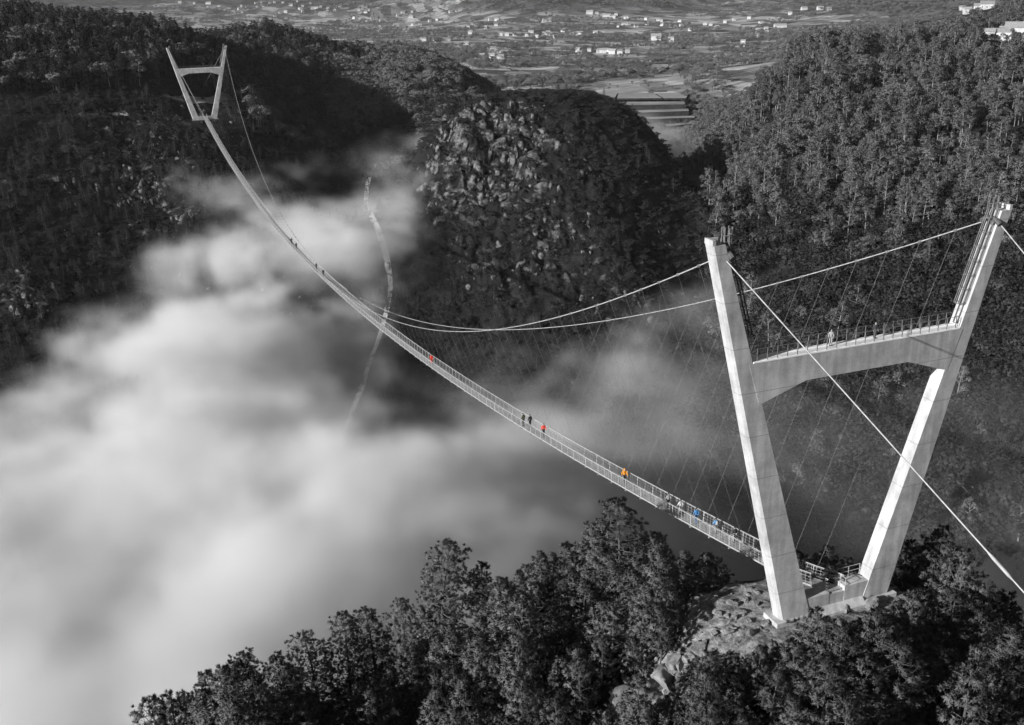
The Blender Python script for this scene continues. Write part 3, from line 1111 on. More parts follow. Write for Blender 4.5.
def near_pine(seed, h, wide):
    """maritime pine of the near hill: trunk, whorled limbs with upturned ends, needle tufts; real size"""
    g = np.random.default_rng(seed)
    mb, pts = trunk_mb(h * 0.96, 0.014 * h + 0.03, g, 0.03, 8)
    P = np.array(pts)
    tips, dirs = [], []

    def axis(z):
        return np.array([np.interp(z, P[:, 2], P[:, 0]), np.interp(z, P[:, 2], P[:, 1]), z])
    nw = max(6, int(h * 1.15))
    for z in np.linspace(h * g.uniform(0.16, 0.28), h * 0.94, nw):
        f = z / h
        R = wide * h * (0.30 * (1 - f) ** 0.7 + 0.035) * (0.72 if f < 0.35 else 1.0)
        m = int(g.integers(4, 7))
        o = g.uniform(0, 6.28)
        for j in range(m):
            a = o + 6.28 * j / m + g.normal(scale=0.3)
            rr = R * g.uniform(0.5, 1.2)
            b = axis(z + g.normal(scale=0.12))
            d = np.array([math.cos(a), math.sin(a), 0])
            e1 = b + d * rr * 0.55 + np.array([0, 0, rr * g.uniform(-0.02, 0.16)])
            e2 = b + d * rr + np.array([0, 0, rr * g.uniform(0.18, 0.45)])
            mb.tube([b, e1, e2], [0.006 * h * (1.1 - f) + 0.012, 0.004 * h * (1.1 - f) + 0.008, 0.006], 4, cap=False)
            tips.append(e2)
            dirs.append(d * 0.35 + np.array([0, 0, 1.0]))
            for q in range(int(3 + rr * 2.6)):
                t = g.uniform(0.35, 1.0)
                p = (b * (1 - t) + e2 * t) if t < 0.5 else (e1 * (1 - t) * 2 + e2 * (2 * t - 1))
                sd = np.cross(d, [0, 0, 1.0]) * g.choice([-1, 1])
                e3 = p + (sd * g.uniform(0.5, 1.0) + d * g.uniform(0.1, 0.6)) * rr * 0.36 + np.array([0, 0, g.uniform(0.08, 0.40)])
                tips.append(e3)
                dirs.append(sd * 0.3 + d * 0.2 + np.array([0, 0, 0.9]))
                if q < 3:
                    mb.tube([p, e3], [0.012, 0.005], 3, cap=False)
    for q in range(4):
        tips.append(axis(h * (0.95 + 0.02 * q)))
        dirs.append(np.array([g.normal(scale=.3), g.normal(scale=.3), 1.0]))
    tp = np.array(tips)
    ax_ = np.stack([np.interp(tp[:, 2], P[:, 2], P[:, 0]), np.interp(tp[:, 2], P[:, 2], P[:, 1]), tp[:, 2] - 0.4], 1)
    dr = unit(np.array(dirs) * 0.7 + 0.9 * unit(tp - ax_) + g.normal(scale=0.18, size=tp.shape))
    V, Q, W = tufts(tp, dr, g, 30, 0.36, 0.026, 0.55)
    return mb, V, Q, W


def near_bush(seed, h):
    """rounded mass of heather, broom and young eucalyptus shoots; real size"""
    g = np.random.default_rng(seed)
    mb = MB()
    tips, dirs = [], []
    ns = int(5 + h * 3)
    for j in range(ns):
        a = g.uniform(0, 6.28)
        rr = 0.55 * h * math.sqrt(g.uniform(0.02, 1))
        top = np.array([rr * math.cos(a), rr * math.sin(a), h * (1 - 0.55 * (rr / (0.6 * h)) ** 2) * g.uniform(0.7, 1.05)])
        b = np.array([rr * 0.25 * math.cos(a), rr * 0.25 * math.sin(a), -0.15])
        mb.tube([b, (b + top) / 2 + g.normal(scale=0.05, size=3), top], [0.03, 0.02, 0.008], 3, cap=False)
        out = np.array([math.cos(a), math.sin(a), 0]) * rr / h
        for q in range(int(5 + h * 2.2)):
            t = g.uniform(0.3, 1.0)
            p = b * (1 - t) + top * t + g.normal(scale=0.11 * h, size=3) * np.array([1, 1, 0.6])
            p[2] = max(p[2], 0.05)
            tips.append(p)
            dirs.append(out * 0.8 + np.array([0, 0, 0.9]))
    V, Q, W = tufts(np.array(tips), unit(np.array(dirs) + g.normal(scale=0.25, size=(len(dirs), 3))), g, 22, 0.30, 0.028, 0.62)
    return mb, V, Q, W


def scrub(seed):
    """low broad bush, unit height"""
    g = np.random.default_rng(seed)
    mb = MB()
    cs, rs = [], []
    for i in range(11):
        a = g.uniform(0, 6.28)
        q = 0.85 * math.sqrt(g.random())
        c = (q * math.cos(a), q * math.sin(a), (0.72 - 0.42 * q) * g.uniform(0.75, 1.1))
        cs.append(c)
        rs.append(g.uniform(0.22, 0.36))
        mb.tube([(c[0] * .2, c[1] * .2, -0.15), c], [0.03, 0.012], 3, cap=False)
    V, Q = clump_leaves(cs, rs, 46, 0.048, g, 0.8, 0.3)
    return mb, V, Q


def make_protos():
    P = {}

    def add(key, fn, seeds, bark, leaf, *args):
        lst = []
        for i, s in enumerate(seeds):
            a = [x[i] if isinstance(x, (list, tuple)) else x for x in args]
            mb, V, Q, *W = fn(s, *a)
            tm = bpy.data.meshes.new('trunk')
            tm.from_pydata(mb.v, [], mb.f)
            tm.materials.append(M[bark])
            cm = np_mesh('crown', V, Q)
            cm.materials.append(M[leaf])
            if W:
                cm.polygons.foreach_set('use_smooth', np.ones(len(cm.polygons), bool))
                cm.normals_split_custom_set_from_vertices([tuple(map(float, w)) for w in W[0]])
            top = float(V[:, 2].max())
            wdt = float(np.percentile(np.hypot(V[:, 0], V[:, 1]), 96))
            lst.append((tm, cm, top, wdt))
        P[key] = lst
    add('eucalyptus', eucalyptus, range(10, 17), 'pale_bark', 'leaves')
    add('forest_pine', forest_pine, range(30, 34), 'bark', 'dark_leaves')
    add('broadleaf', broadleaf, range(50, 54), 'bark', 'oak')
    add('scrub', scrub, range(110, 114), 'bark', 'dark_leaves')
    add('near_pine', near_pine, range(70, 78), 'bark', 'needles', [6.0, 7.5, 9.0, 11.0, 13.0, 8.0, 5.0, 15.5], [1.0, 0.9, 0.95, 0.9, 1.0, 1.15, 1.05, 0.9])
    add('bush', near_bush, range(90, 96), 'bark', 'shrub', [1.2, 1.7, 2.2, 2.8, 2.0, 3.2])
    return P


PROTO = make_protos()
PARTS = {'scrub': ('stems', 'foliage'), 'near_pine': ('trunk', 'crown'), 'bush': ('stems', 'foliage')}


def plant(name, key, i, loc, scale, rz, label, cat, group):
    tm, cm, top, w = PROTO[key][i]
    root = empty(name, loc, rz, scale if hasattr(scale, '__len__') else (scale,) * 3)
    tag(root, label, cat, group)
    a, b = PARTS.get(key, ('trunk', 'crown'))
    for nm, me in ((a, tm), (b, cm)):
        o = bpy.data.objects.new(nm, me)
        COL.objects.link(o)
        o.parent = root
    return root


# outline of the near wood against the fog, in the photograph; kept as a height limit for what grows there
CREST = np.array([(60, 745), (115, 722), (160, 690), (200, 672), (240, 652), (275, 655), (305, 640), (345, 615), (372, 606), (400, 598), (437, 540), (480, 562), (505, 578), (540, 548), (565, 541), (595, 520), (622, 497), (655, 528), (680, 542),
                  (700, 544), (720, 555), (745, 566), (765, 566), (785, 556), (800, 548), (830, 545), (870, 560), (905, 540), (940, 528), (965, 548), (985, 578), (1000, 600), (1024, 618), (1100, 640)])


def crest(u):
    return np.interp(u, CREST[:, 0], CREST[:, 1])


HERO = [(116, 717, 94, 'near_pine', 0, 1.2), (132, 704, 95, 'near_pine', 0, 1.2), (152, 691, 96, 'near_pine', 0, 1.1), (172, 688, 97, 'near_pine', 0, 1.1),  # u, v of the tip, distance, kind, variant, width factor
    (437, 538, 112, 'near_pine', 4, 1.15), (622, 496, 110, 'near_pine', 3, 1.35), (595, 522, 111, 'near_pine', 5, 1.2), (655, 532, 110, 'near_pine', 5, 1.1), (540, 549, 112, 'near_pine', 2, 1.1), (567, 542, 113, 'near_pine', 2, 1.0),
    (480, 562, 113, 'near_pine', 5, 1.1), (505, 576, 112, 'near_pine', 0, 1.1), (345, 615, 111, 'near_pine', 2, 1.15), (313, 628, 109, 'near_pine', 2, 1.1), (372, 608, 112, 'near_pine', 0, 1.1), (402, 597, 112, 'near_pine', 5, 1.0),
    (240, 650, 106, 'near_pine', 2, 1.2), (272, 654, 107, 'near_pine', 0, 1.1), (183, 683, 105, 'near_pine', 5, 1.0), (150, 690, 106, 'near_pine', 0, 1.1), (208, 668, 106, 'near_pine', 1, 1.0),
    (832, 545, 109, 'near_pine', 0, 1.1), (803, 552, 110, 'near_pine', 6, 1.1), (862, 558, 108, 'near_pine', 6, 1.1), (908, 538, 104, 'near_pine', 5, 1.2), (940, 527, 101, 'near_pine', 3, 1.2), (966, 548, 98, 'near_pine', 5, 1.1), (985, 580, 96, 'near_pine', 5, 1.1),
    (1012, 622, 84, 'near_pine', 1, 1.1), (955, 590, 92, 'near_pine', 0, 1.3), (925, 600, 93, 'near_pine', 6, 1.2),
    (818, 606, 80.5, 'near_pine', 0, 1.15), (845, 622, 78, 'near_pine', 6, 1.2), (880, 610, 80, 'near_pine', 0, 1.2), (795, 640, 79, 'near_pine', 6, 1.2), (905, 640, 79, 'near_pine', 6, 1.2), (760, 646, 79, 'near_pine', 6, 0.9), (870, 655, 77, 'near_pine', 6, 1.1), (775, 668, 77, 'near_pine', 6, 1.2),
    (830, 655, 75, 'near_pine', 6, 1.3), (738, 672, 77, 'near_pine', 6, 1.0)]
HERO_LABEL = {
    (437, 538): 'tallest broad pine standing out alone against the fog left of centre',
    (622, 496): 'wide bushy pine whose top reaches just beneath the bridge deck',
    (940, 527): 'dark spreading pine behind the right leg of the near tower',
    (1012, 622): 'pine at the far right edge below the thick anchor cable',
    (818, 606): 'slender young pine in front of the near tower foot',
    (240, 650): 'rounded pine at the lower left with fog all round its top',
    (832, 545): 'small pine seen between the two legs of the near tower',
    (345, 615): 'dark pine on the fog line, between the lower left pines and the lone tall one',
}
CLEAR = [(718, 610, 4.2), (745, 622, 4.5), (765, 605, 4), (858, 640, 2.6), (935, 650, 3.6), (740, 604, 4), (668, 682, 1.8), (645, 704, 1.8), (690, 655, 1.6)]


def build_near_wood():
    clear = hits([(a, b) for a, b, _ in CLEAR])
    placed = []
    n_tree = n_bush = 0
    for u, v, r, key, i, w in HERO:
        P = at(u, v, r)
        g = float(ground(P[0], P[1]))
        hgt = min(max(P[2] - g + 0.1, 3.0), 18.0)
        i = min(range(8), key=lambda k: abs(math.log(PROTO[key][k][2] / hgt)) + 0.02 * ((k + int(u)) % 3))
        tm, cm, top, wd_ = PROTO[key][i]
        s = hgt / top
        base = (P[0], P[1], g - 0.1)
        lab = HERO_LABEL.get((u, v))
        plant('pine_tree', key, i, base, (s * w, s * w, s), rng.uniform(0, 6.28), lab or 'bushy dark pine among the others on the near hill', 'tree', 'pines on the near hill')
        placed.append((P[0], P[1], 1.6 * s))
        n_tree += 1
    # the rest of the wood
    cand = []
    for _ in range(5200):
        u, v = rng.uniform(90, 1075), rng.uniform(560, 800)
        cand.append((u, v))
    pts = hits(cand)
    for _ in range(5000):
        th, r = rng.uniform(-0.50, 0.56), math.sqrt(rng.uniform(62.0 ** 2, 124.0 ** 2))
        x, y = CX + r * math.sin(th + HEAD), CY + r * math.cos(th + HEAD)
        p = np.array([x, y, float(ground(x, y))])
        cand.append(project(p))
        pts.append(p)
    for (u, v), p in zip(cand, pts):
        if not (80 < u < 1090 and v < 830):
            continue
        th, r = polar(p[0], p[1])
        if r > 124 or r < 60:
            continue
        if any(math.hypot(p[0] - c[0], p[1] - c[1]) < k[2] for c, k in zip(clear, CLEAR)):
            continue
        if abs(p[0]) < 9.2 and abs(p[1]) < 4.0:
            continue
        tower_front = 735 < u < 905
        lim = crest(u) + 6
        if tower_front:
            lim = np.interp(u, [735, 770, 790, 835, 890, 905], [640, 634, 634, 622, 606, 590]) if v > 600 else lim
        if 690 < u < 775 and 592 < v < 640 and rng.random() < 0.9:
            continue
        if 690 < u < 775 and 640 <= v < 720:
            lim = max(lim, 650)
        tree = rng.random() < (0.38 if r > 84 else 0.22)
        key = 'near_pine' if tree else 'bush'
        i = int(rng.choice([0, 1, 2, 5, 6])) if tree else int(rng.integers(0, 6))
        tm, cm, top, wd_ = PROTO[key][i]
        s = rng.uniform(0.75, 1.2)
        # keep under the skyline of the wood
        ztop = p[2] + top * s
        uu, vv = project((p[0], p[1], ztop))
        if vv < lim:
            zl = at(u, lim, r)[2]
            s2 = (zl - p[2]) / top
            if s2 < 0.45 * s:
                if not tree or s2 < 0.3:
                    continue
            s = s2
            if s < 0.35:
                continue
        sep = (1.05 if tree else 0.95) * max(0.5, s) * (1.5 if tree else 0.42 * top)
        if any(math.hypot(p[0] - q[0], p[1] - q[1]) < max(0.8, 0.62 * (sep + q[2] * 0.6)) for q in placed):
            continue
        placed.append((p[0], p[1], sep))
        if tree:
            if n_tree >= 290:
                continue
            n_tree += 1
            plant('pine_tree', key, i, (p[0], p[1], p[2] - 0.1), (s * rng.uniform(1.0, 1.25),) * 2 + (s,), rng.uniform(0, 6.28), 'bushy dark pine among the others on the near hill', 'tree', 'pines on the near hill')
        else:
            if n_bush >= 290:
                continue
            n_bush += 1
            plant('bush', key, i, (p[0], p[1], p[2] - 0.05), s, rng.uniform(0, 6.28), 'low leafy bush growing between the pines of the near hill', 'bush', 'bushes on the near hill')
    print('near wood', n_tree, n_bush)


build_near_wood()


def scatter_far():
    """positions of the trees beyond the gorge: (x, y, z, height, kind index, tone)"""
    out = []
    n = 80000
    th = rng.uniform(-0.56, 0.56, n)
    r = np.sqrt(rng.uniform(330.0 ** 2, 1050.0 ** 2, n))
    x = CX + r * np.sin(th + HEAD)
    y = CY + r * np.cos(th + HEAD)
    z = ground(x, y)
    U, V = project(np.stack([x, y, z], -1))
    dens = 0.5 + 0.5 * N2.fbm(x / 70, y / 70, octaves=3)
    patch = N2b.fbm(x / 45, y / 45, octaves=2)
    farm = valley_weight(x, y, z)
    m = []
    for k in range(n):
        u, v, d = U[k], V[k], dens[k]
        if farm[k] > 0.4:
            continue
        if abs(u - 1005) < 26 and 30 < v < 62:
            continue
        # right-hand hill
        if u > 705 + 0.0 * v:
            p = (0.30 if v < 310 else 0.24) * (0.55 + 0.9 * (patch[k] > -0.15))
            kind = 'e' if rng.random() < (0.80 if v < 250 else 0.55) else ('b' if rng.random() < 0.6 else 'p')
            deep = smooth(195, 300, v + 45 * d)
            if rng.random() < 0.85 * deep:
                kind = 's' if rng.random() < 0.62 else 'd'
                h = rng.uniform(1.5, 4.0) if kind == 's' else rng.uniform(5, 11)
                p = 0.62 if kind == 's' else 0.32
            if u < 745 and v > 150:
                p *= 0.7
            h = rng.uniform(7, 19) if kind == 'e' else rng.uniform(5, 12)
        elif u < 330 and (v < 95 - 0.06 * u or r[k] > 640):
            p = 0.60
            kind = 'p' if rng.random() < 0.45 else ('b' if rng.random() < 0.2 else ('e' if rng.random() < 0.3 else 'd'))
            h = rng.uniform(9, 15)
        elif 250 < u < 530 and r[k] > 610:
            p = 0.62
            bright = patch[k] > -0.22 and 290 < u < 515 and v < 135 and rng.random() < 0.85
            kind = 'b' if bright or rng.random() < 0.2 else ('p' if rng.random() < 0.4 else 'd')
            h = rng.uniform(8, 14)
        elif 520 <= u <= 705 and r[k] > 600:
            p = 0.35
            kind = 'b' if rng.random() < 0.6 else 'e'
            h = rng.uniform(7, 12)
        elif u < 420:
            p = 0.16 if v > 110 else 0.4
            if abs(u - 205) < 60 and v < 125 and v > 75:
                p = 0.10
            kind = 'd' if rng.random() < 0.4 else 's'
            h = rng.uniform(3, 8) if kind == 'd' else rng.uniform(1.0, 3.0)
            p = 0.45 if kind == 'd' else 0.9
        else:                                   # the rocky dome: scrub with a few trees in its folds
            kind = 'd' if rng.random() < 0.12 else 's'
            p = 0.14 if kind == 'd' else 0.75
            h = rng.uniform(4, 7.5) if kind == 'd' else rng.uniform(0.9, 2.8)
        # keep the far tower's pad clear
        if abs(x[k]) < 14 and 500 < y[k] < 560:
            continue
        if rng.random() > p * (0.45 + 1.1 * d):
            continue
        m.append((x[k], y[k], z[k] - 0.2, h, kind, u, v, r[k]))
    return m


KIND = {'e': 'eucalyptus', 'p': 'forest_pine', 'b': 'broadleaf', 'd': 'forest_pine', 's': 'scrub'}


def build_far_wood():
    m = scatter_far()
    # trees of the right-hand slope and the bright grove that show largest become trees of their own
    euc = sorted([q for q in m if q[4] == 'e' and q[5] < 1040 and 20 < q[6] < 300 and q[5] > 600 and not (700 < q[5] < 770 and q[6] > 240)], key=lambda q: q[7] / q[3])[:290]
    oak = sorted([q for q in m if q[4] == 'b' and q[5] < 1030 and q[6] < 330], key=lambda q: q[7] / q[3])[:200]
    con = sorted([q for q in m if q[4] == 'p' and q[5] < 1030 and q[6] < 330], key=lambda q: q[7] / q[3])[:120]
    first = {}

    def own(lst, name, key, label, group):
        for n_, q in enumerate(lst):
            i = n_ % len(PROTO[key])
            s = q[3]
            w = s * rng.uniform(0.95, 1.45)
            lab = label(q)
            o = plant(name, key, i, q[:3], (w, w, s), rng.uniform(0, 6.28), lab[0], 'tree', lab[1])
            first.setdefault((key, i), o)
    own(euc, 'eucalyptus_tree', 'eucalyptus', lambda q: ('tall slender tree with a bare pale trunk on the sunlit right-hand slope', 'slender trees on the right-hand slope'), '')
    own(oak, 'oak_tree', 'broadleaf', lambda q: ('round-crowned leafy tree on the right-hand slope beyond the gorge', 'round trees on the right-hand slope') if q[5] > 600 else ('pale round-crowned tree in the grove left of the rocky dome', 'round trees in the middle grove'), '')
    own(con, 'conifer_tree', 'forest_pine', lambda q: ('dark pointed conifer on the right-hand slope beyond the gorge', 'conifers on the right-hand slope') if q[5] > 600 else ('dark pointed conifer on the left-hand hillside around the far tower', 'conifers on the left-hand hillside'), '')
    bus = sorted([q for q in m if q[4] == 's' and 400 < q[5] < 700 and q[6] < 330], key=lambda q: q[7] / q[3])[:60]
    own(bus, 'scrub_bush', 'scrub', lambda q: ('low dark bush on the slope of the rocky dome', 'scrub on the rocky dome'), '')
    used = set(id(q) for q in euc + oak + con + bus)
    rest = [q for q in m if id(q) not in used]
    print('far wood', len(euc), len(oak), len(con), 'rest', len(rest))
    order = [k for k in first]
    byk = {}
    for j, k in enumerate(order):
        byk.setdefault(k[0], []).append(j)
    # hedgerow and copse trees down on the farmland
    n = 60000
    th = rng.uniform(-0.55, 0.55, n)
    r = np.exp(rng.uniform(math.log(800), math.log(4200), n))
    x = CX + r * np.sin(th + HEAD)
    y = CY + r * np.cos(th + HEAD)
    z = ground(x, y)
    f = valley_weight(x, y, z)
    cl = N2.fbm(x / 130 + 3, y / 90, octaves=3)
    for k in range(n):
        if (f[k] > 0.3 and cl[k] > 0.05 and rng.random() < 0.75) or (r[k] > 1500 and f[k] < 0.45 and z[k] > -30 and rng.random() < 0.8):
            rest.append((x[k], y[k], z[k] - 0.2, rng.uniform(6, 12), 'b', 0, 0, r[k]))
    # hedges and tree belts round the stepped fields
    belts = [TERR[k][0] + [TERR[k][0][0]] for k in range(6)] + [[(560, 66), (600, 62), (640, 63), (690, 62)], [(566, 72), (575, 88), (588, 99)], [(688, 84), (696, 96), (706, 108), (716, 122)], [(692, 74), (716, 84), (730, 100)], [(560, 60), (620, 57), (700, 55)], [(686, 96), (698, 100), (712, 114)], [(690, 93), (704, 98), (718, 110)], [(686, 101), (694, 108), (706, 122)], [(690, 99), (702, 108), (714, 126)]]
    for q_, path in enumerate(belts):
        for (a, b), (c, d) in zip(path[:-1], path[1:]):
            A, B = plane_pt(a, b, -57), plane_pt(c, d, -57)
            L = float(np.linalg.norm(B - A))
            for t_ in np.arange(0, L, 7.0 if q_ >= 6 else 12.0):
                if rng.random() < (0.85 if q_ >= 6 else 0.4):
                    p = A + (B - A) * t_ / L + rng.normal(scale=6.0 if q_ >= 6 else 1.5, size=3)
                    rest.append((p[0], p[1], float(ground(p[0], p[1])) - 0.2, rng.uniform(7, 13) if q_ >= 6 else rng.uniform(2.5, 6), 'b', 0, 0, 1000.0))
    V = np.array([q[:3] for q in rest], np.float32)
    me = bpy.data.meshes.new('forest')
    me.vertices.add(len(V))
    me.vertices.foreach_set('co', V.ravel())

    def attr(nm, t, d, key):
        a = me.attributes.new(nm, t, 'POINT')
        a.data.foreach_set(key, np.ascontiguousarray(d).ravel())
    attr('pick', 'INT', np.array([int(rng.choice(byk[KIND[q[4]]])) for q in rest], np.int32), 'value')
    s = np.array([q[3] for q in rest], np.float32)
    wv = s * rng.uniform(0.95, 1.5, len(s))
    low = np.ones(len(rest))
    attr('size', 'FLOAT_VECTOR', np.stack([wv * low, wv * low, s], -1).astype(np.float32), 'vector')
    attr('turn', 'FLOAT_VECTOR', np.stack([rng.normal(scale=.03, size=len(s)), rng.normal(scale=.03, size=len(s)), rng.uniform(0, 6.28, len(s))], -1).astype(np.float32), 'vector')
    o = bpy.data.objects.new('forest', me)
    COL.objects.link(o)
    tag(o, 'dense woodland and scrub covering the hillsides beyond the gorge', 'forest', kind='stuff')
    g = bpy.data.node_groups.new('forest_growth', 'GeometryNodeTree')
    g.interface.new_socket('Geometry', in_out='INPUT', socket_type='NodeSocketGeometry')
    g.interface.new_socket('Geometry', in_out='OUTPUT', socket_type='NodeSocketGeometry')
    gi, go = g.nodes.new('NodeGroupInput'), g.nodes.new('NodeGroupOutput')
    allj = g.nodes.new('GeometryNodeJoinGeometry')
    # multi-input order is last-linked-first, so link in reverse
    for k in reversed(order):
        root = first[k]
        j = g.nodes.new('GeometryNodeJoinGeometry')
        for ch in root.children:
            oi = g.nodes.new('GeometryNodeObjectInfo')
            oi.transform_space = 'ORIGINAL'
            oi.inputs['Object'].default_value = ch
            g.links.new(oi.outputs['Geometry'], j.inputs[0])
        ti = g.nodes.new('GeometryNodeGeometryToInstance')
        g.links.new(j.outputs[0], ti.inputs[0])
        g.links.new(ti.outputs[0], allj.inputs[0])
    ip = g.nodes.new('GeometryNodeInstanceOnPoints')
    g.links.new(gi.outputs[0], ip.inputs['Points'])
    g.links.new(allj.outputs[0], ip.inputs['Instance'])
    ip.inputs['Pick Instance'].default_value = True

    def named(nm, t):
        a = g.nodes.new('GeometryNodeInputNamedAttribute')
        a.data_type = t
        a.inputs[0].default_value = nm
        return [q for q in a.outputs if q.enabled][0]
    g.links.new(named('pick', 'INT'), ip.inputs['Instance Index'])
    e2r = g.nodes.new('FunctionNodeEulerToRotation')
    g.links.new(named('turn', 'FLOAT_VECTOR'), e2r.inputs[0])
    g.links.new(e2r.outputs[0], ip.inputs['Rotation'])
    g.links.new(named('size', 'FLOAT_VECTOR'), ip.inputs['Scale'])
    g.links.new(ip.outputs[0], go.inputs[0])
    md = o.modifiers.new('forest_growth', 'NODES')
    md.node_group = g
    return o


build_far_wood()

# ------------------------------------------------------------------ rocks
def ico(sub):
    bm = bmesh.new()
    bmesh.ops.create_icosphere(bm, subdivisions=sub, radius=1.0)
    V = np.array([v.co[:] for v in bm.verts])
    Q = np.array([[v.index for v in f.verts] for f in bm.faces])
    bm.free()
    return V, Q


def rock_shape(V, g, rough=0.28):
    o = g.uniform(0, 50, 3)
    n = N3.fbm(V[:, 0] * 1.1 + o[0], V[:, 1] * 1.1 + o[1], V[:, 2] * 1.1 + o[2], octaves=3)
    W = V * (1 + rough * 2 * n)[:, None]
    # a few flat cleavage faces
    for _ in range(11):
        d = unit(g.normal(size=3))
        t = g.uniform(0.45, 0.85)
        k = W @ d
        W = W - np.maximum(k - t, 0)[:, None] * d * 0.95
    return W


def build_outcrop():
    g = np.random.default_rng(8)
    V0, Q0 = ico(2)
    shapes = [rock_shape(V0, g, 0.5) for _ in range(14)]
    zones = [  # u0, u1, v0, v1, how many, biggest
        (428, 545, 104, 210, 480, 3.6), (540, 600, 130, 240, 90, 2.2), (450, 560, 200, 290, 120, 2.4), (560, 700, 230, 340, 120, 2.2),
        (120, 200, 165, 235, 420, 2.4), (90, 170, 105, 160, 260, 2.0), (150, 260, 92, 160, 200, 2.0), (8, 60, 265, 330, 170, 2.4), (20, 70, 160, 190, 80, 2.2), (60, 330, 180, 330, 400, 1.8),
        (920, 1024, 330, 365, 50, 3.5), (840, 1010, 380, 470, 50, 3)]
    Vs, Qs, o = [], [], 0
    cand = []
    for u0, u1, v0, v1, n, big in zones:
        for _ in range(n):
            cand.append((g.uniform(u0, u1), g.uniform(v0, v1), big))
    pts = hits([c[:2] for c in cand])
    P = np.array(pts)
    th, r = polar(P[:, 0], P[:, 1])
    e = 4.0
    gx = (ground(P[:, 0] + e, P[:, 1]) - ground(P[:, 0] - e, P[:, 1])) / (2 * e)
    gy = (ground(P[:, 0], P[:, 1] + e) - ground(P[:, 0], P[:, 1] - e)) / (2 * e)
    clus = N2.fbm(P[:, 0] / 22, P[:, 1] / 22 + P[:, 2] / 14, octaves=3)
    for k, (c, p) in enumerate(zip(cand, pts)):
        if r[k] > 640 or clus[k] < -0.12:
            continue
        s = c[2] * (0.16 + 0.84 * g.random() ** 3.0)
        s *= 1.0
        W = shapes[int(g.integers(0, 14))] * np.array([s * g.uniform(0.4, 1.0), s * g.uniform(0.6, 1.5), s * g.uniform(0.4, 1.2)])
        a = math.atan2(-gx[k], gy[k]) + g.normal(scale=.5)
        R = np.array([[math.cos(a), -math.sin(a), 0], [math.sin(a), math.cos(a), 0], [0, 0, 1]])
        W = W @ R.T
        # lean with the slope: shear z by the gradient
        W[:, 2] += 0.75 * (gx[k] * W[:, 0] + gy[k] * W[:, 1])
        Vs.append(W + p + np.array([0, 0, -s * 0.05]))
        Qs.append(Q0 + o)
        o += len(W)
    me = np_mesh('rocky_outcrop', np.concatenate(Vs), np.concatenate(Qs))
    ob = link('rocky_outcrop', me, M['far_rock'])
    tag(ob, 'knobbly granite outcrops breaking through the scrub of the dome and the left hillside', 'rocks', kind='stuff')


build_outcrop()


def build_boulders():
    g = np.random.default_rng(21)
    V0, Q0 = ico(4)
    meshes = []
    for i in range(7):
        me = np_mesh('boulder', rock_shape(V0, g, 0.5), Q0)
        me.materials.append(M['rock'])
        me.polygons.foreach_set('use_smooth', np.ones(len(me.polygons), bool))
        meshes.append(me)
    spots = [(640, 712, 2.4, 'left'), (652, 695, 2.2, 'left'), (665, 680, 1.7, 'left'), (676, 668, 1.4, 'left'), (690, 660, 1.1, 'left'), (660, 712, 1.5, 'left'), (684, 690, 1.1, 'left'), (700, 650, 1.0, 'left'), (630, 722, 1.6, 'left'), (712, 662, 1.0, 'left'),
             (706, 618, .7, 'mid'), (728, 632, .8, 'mid'), (716, 596, .6, 'mid'), (738, 612, .5, 'mid'), (696, 600, .6, 'mid'), (750, 634, .6, 'mid'), (722, 580, .6, 'mid'), (748, 590, .5, 'mid'),
             (915, 668, 1.0, 'right'), (925, 682, 1.3, 'right'), (940, 672, 1.0, 'right'), (950, 660, 1.2, 'right'), (930, 655, .8, 'right'), (965, 668, .9, 'right'), (945, 690, 1.0, 'right'), (978, 650, .9, 'right'), (905, 690, .8, 'right'),
             (852, 632, .8, 'front'), (862, 645, .9, 'front'), (858, 662, .8, 'front'), (870, 630, .6, 'front'), (845, 610, .7, 'front'), (868, 606, .9, 'front')]
    for _ in range(46):
        spots.append((g.uniform(688, 772), g.uniform(588, 640), float(g.uniform(.18, .5)), 'mid'))
    for _ in range(16):
        spots.append((g.uniform(905, 985), g.uniform(640, 695), float(g.uniform(.25, .7)), 'right'))
    for _ in range(18):
        spots.append((g.uniform(625, 712), g.uniform(645, 722), float(g.uniform(.35, .9)), 'left'))
    lab = {'left': ('rounded granite boulder in the pile left of the near tower', 'boulders left of the near tower'),
           'mid': ('small stone on the bare ground beside the near tower foot', 'stones on the bare ground'),
           'right': ('pale boulder in the lit patch right of the near tower foot', 'boulders right of the near tower'),
           'front': ('stone on the bare patch just in front of the near tower', 'stones in front of the near tower')}
    for (u, v, s, k), p in zip(spots, hits([q[:2] for q in spots])):
        o = bpy.data.objects.new('boulder', meshes[int(g.integers(0, 7))])
        COL.objects.link(o)
        o.location = (p[0], p[1], p[2] + s * 0.12)
        o.scale = (s * g.uniform(.7, 1.2), s * g.uniform(.8, 1.3), s * g.uniform(.45, .75))
        o.rotation_euler = (g.normal(scale=.2), g.normal(scale=.2), g.uniform(0, 6.28))
        tag(o, lab[k][0], 'boulder', lab[k][1])


build_boulders()


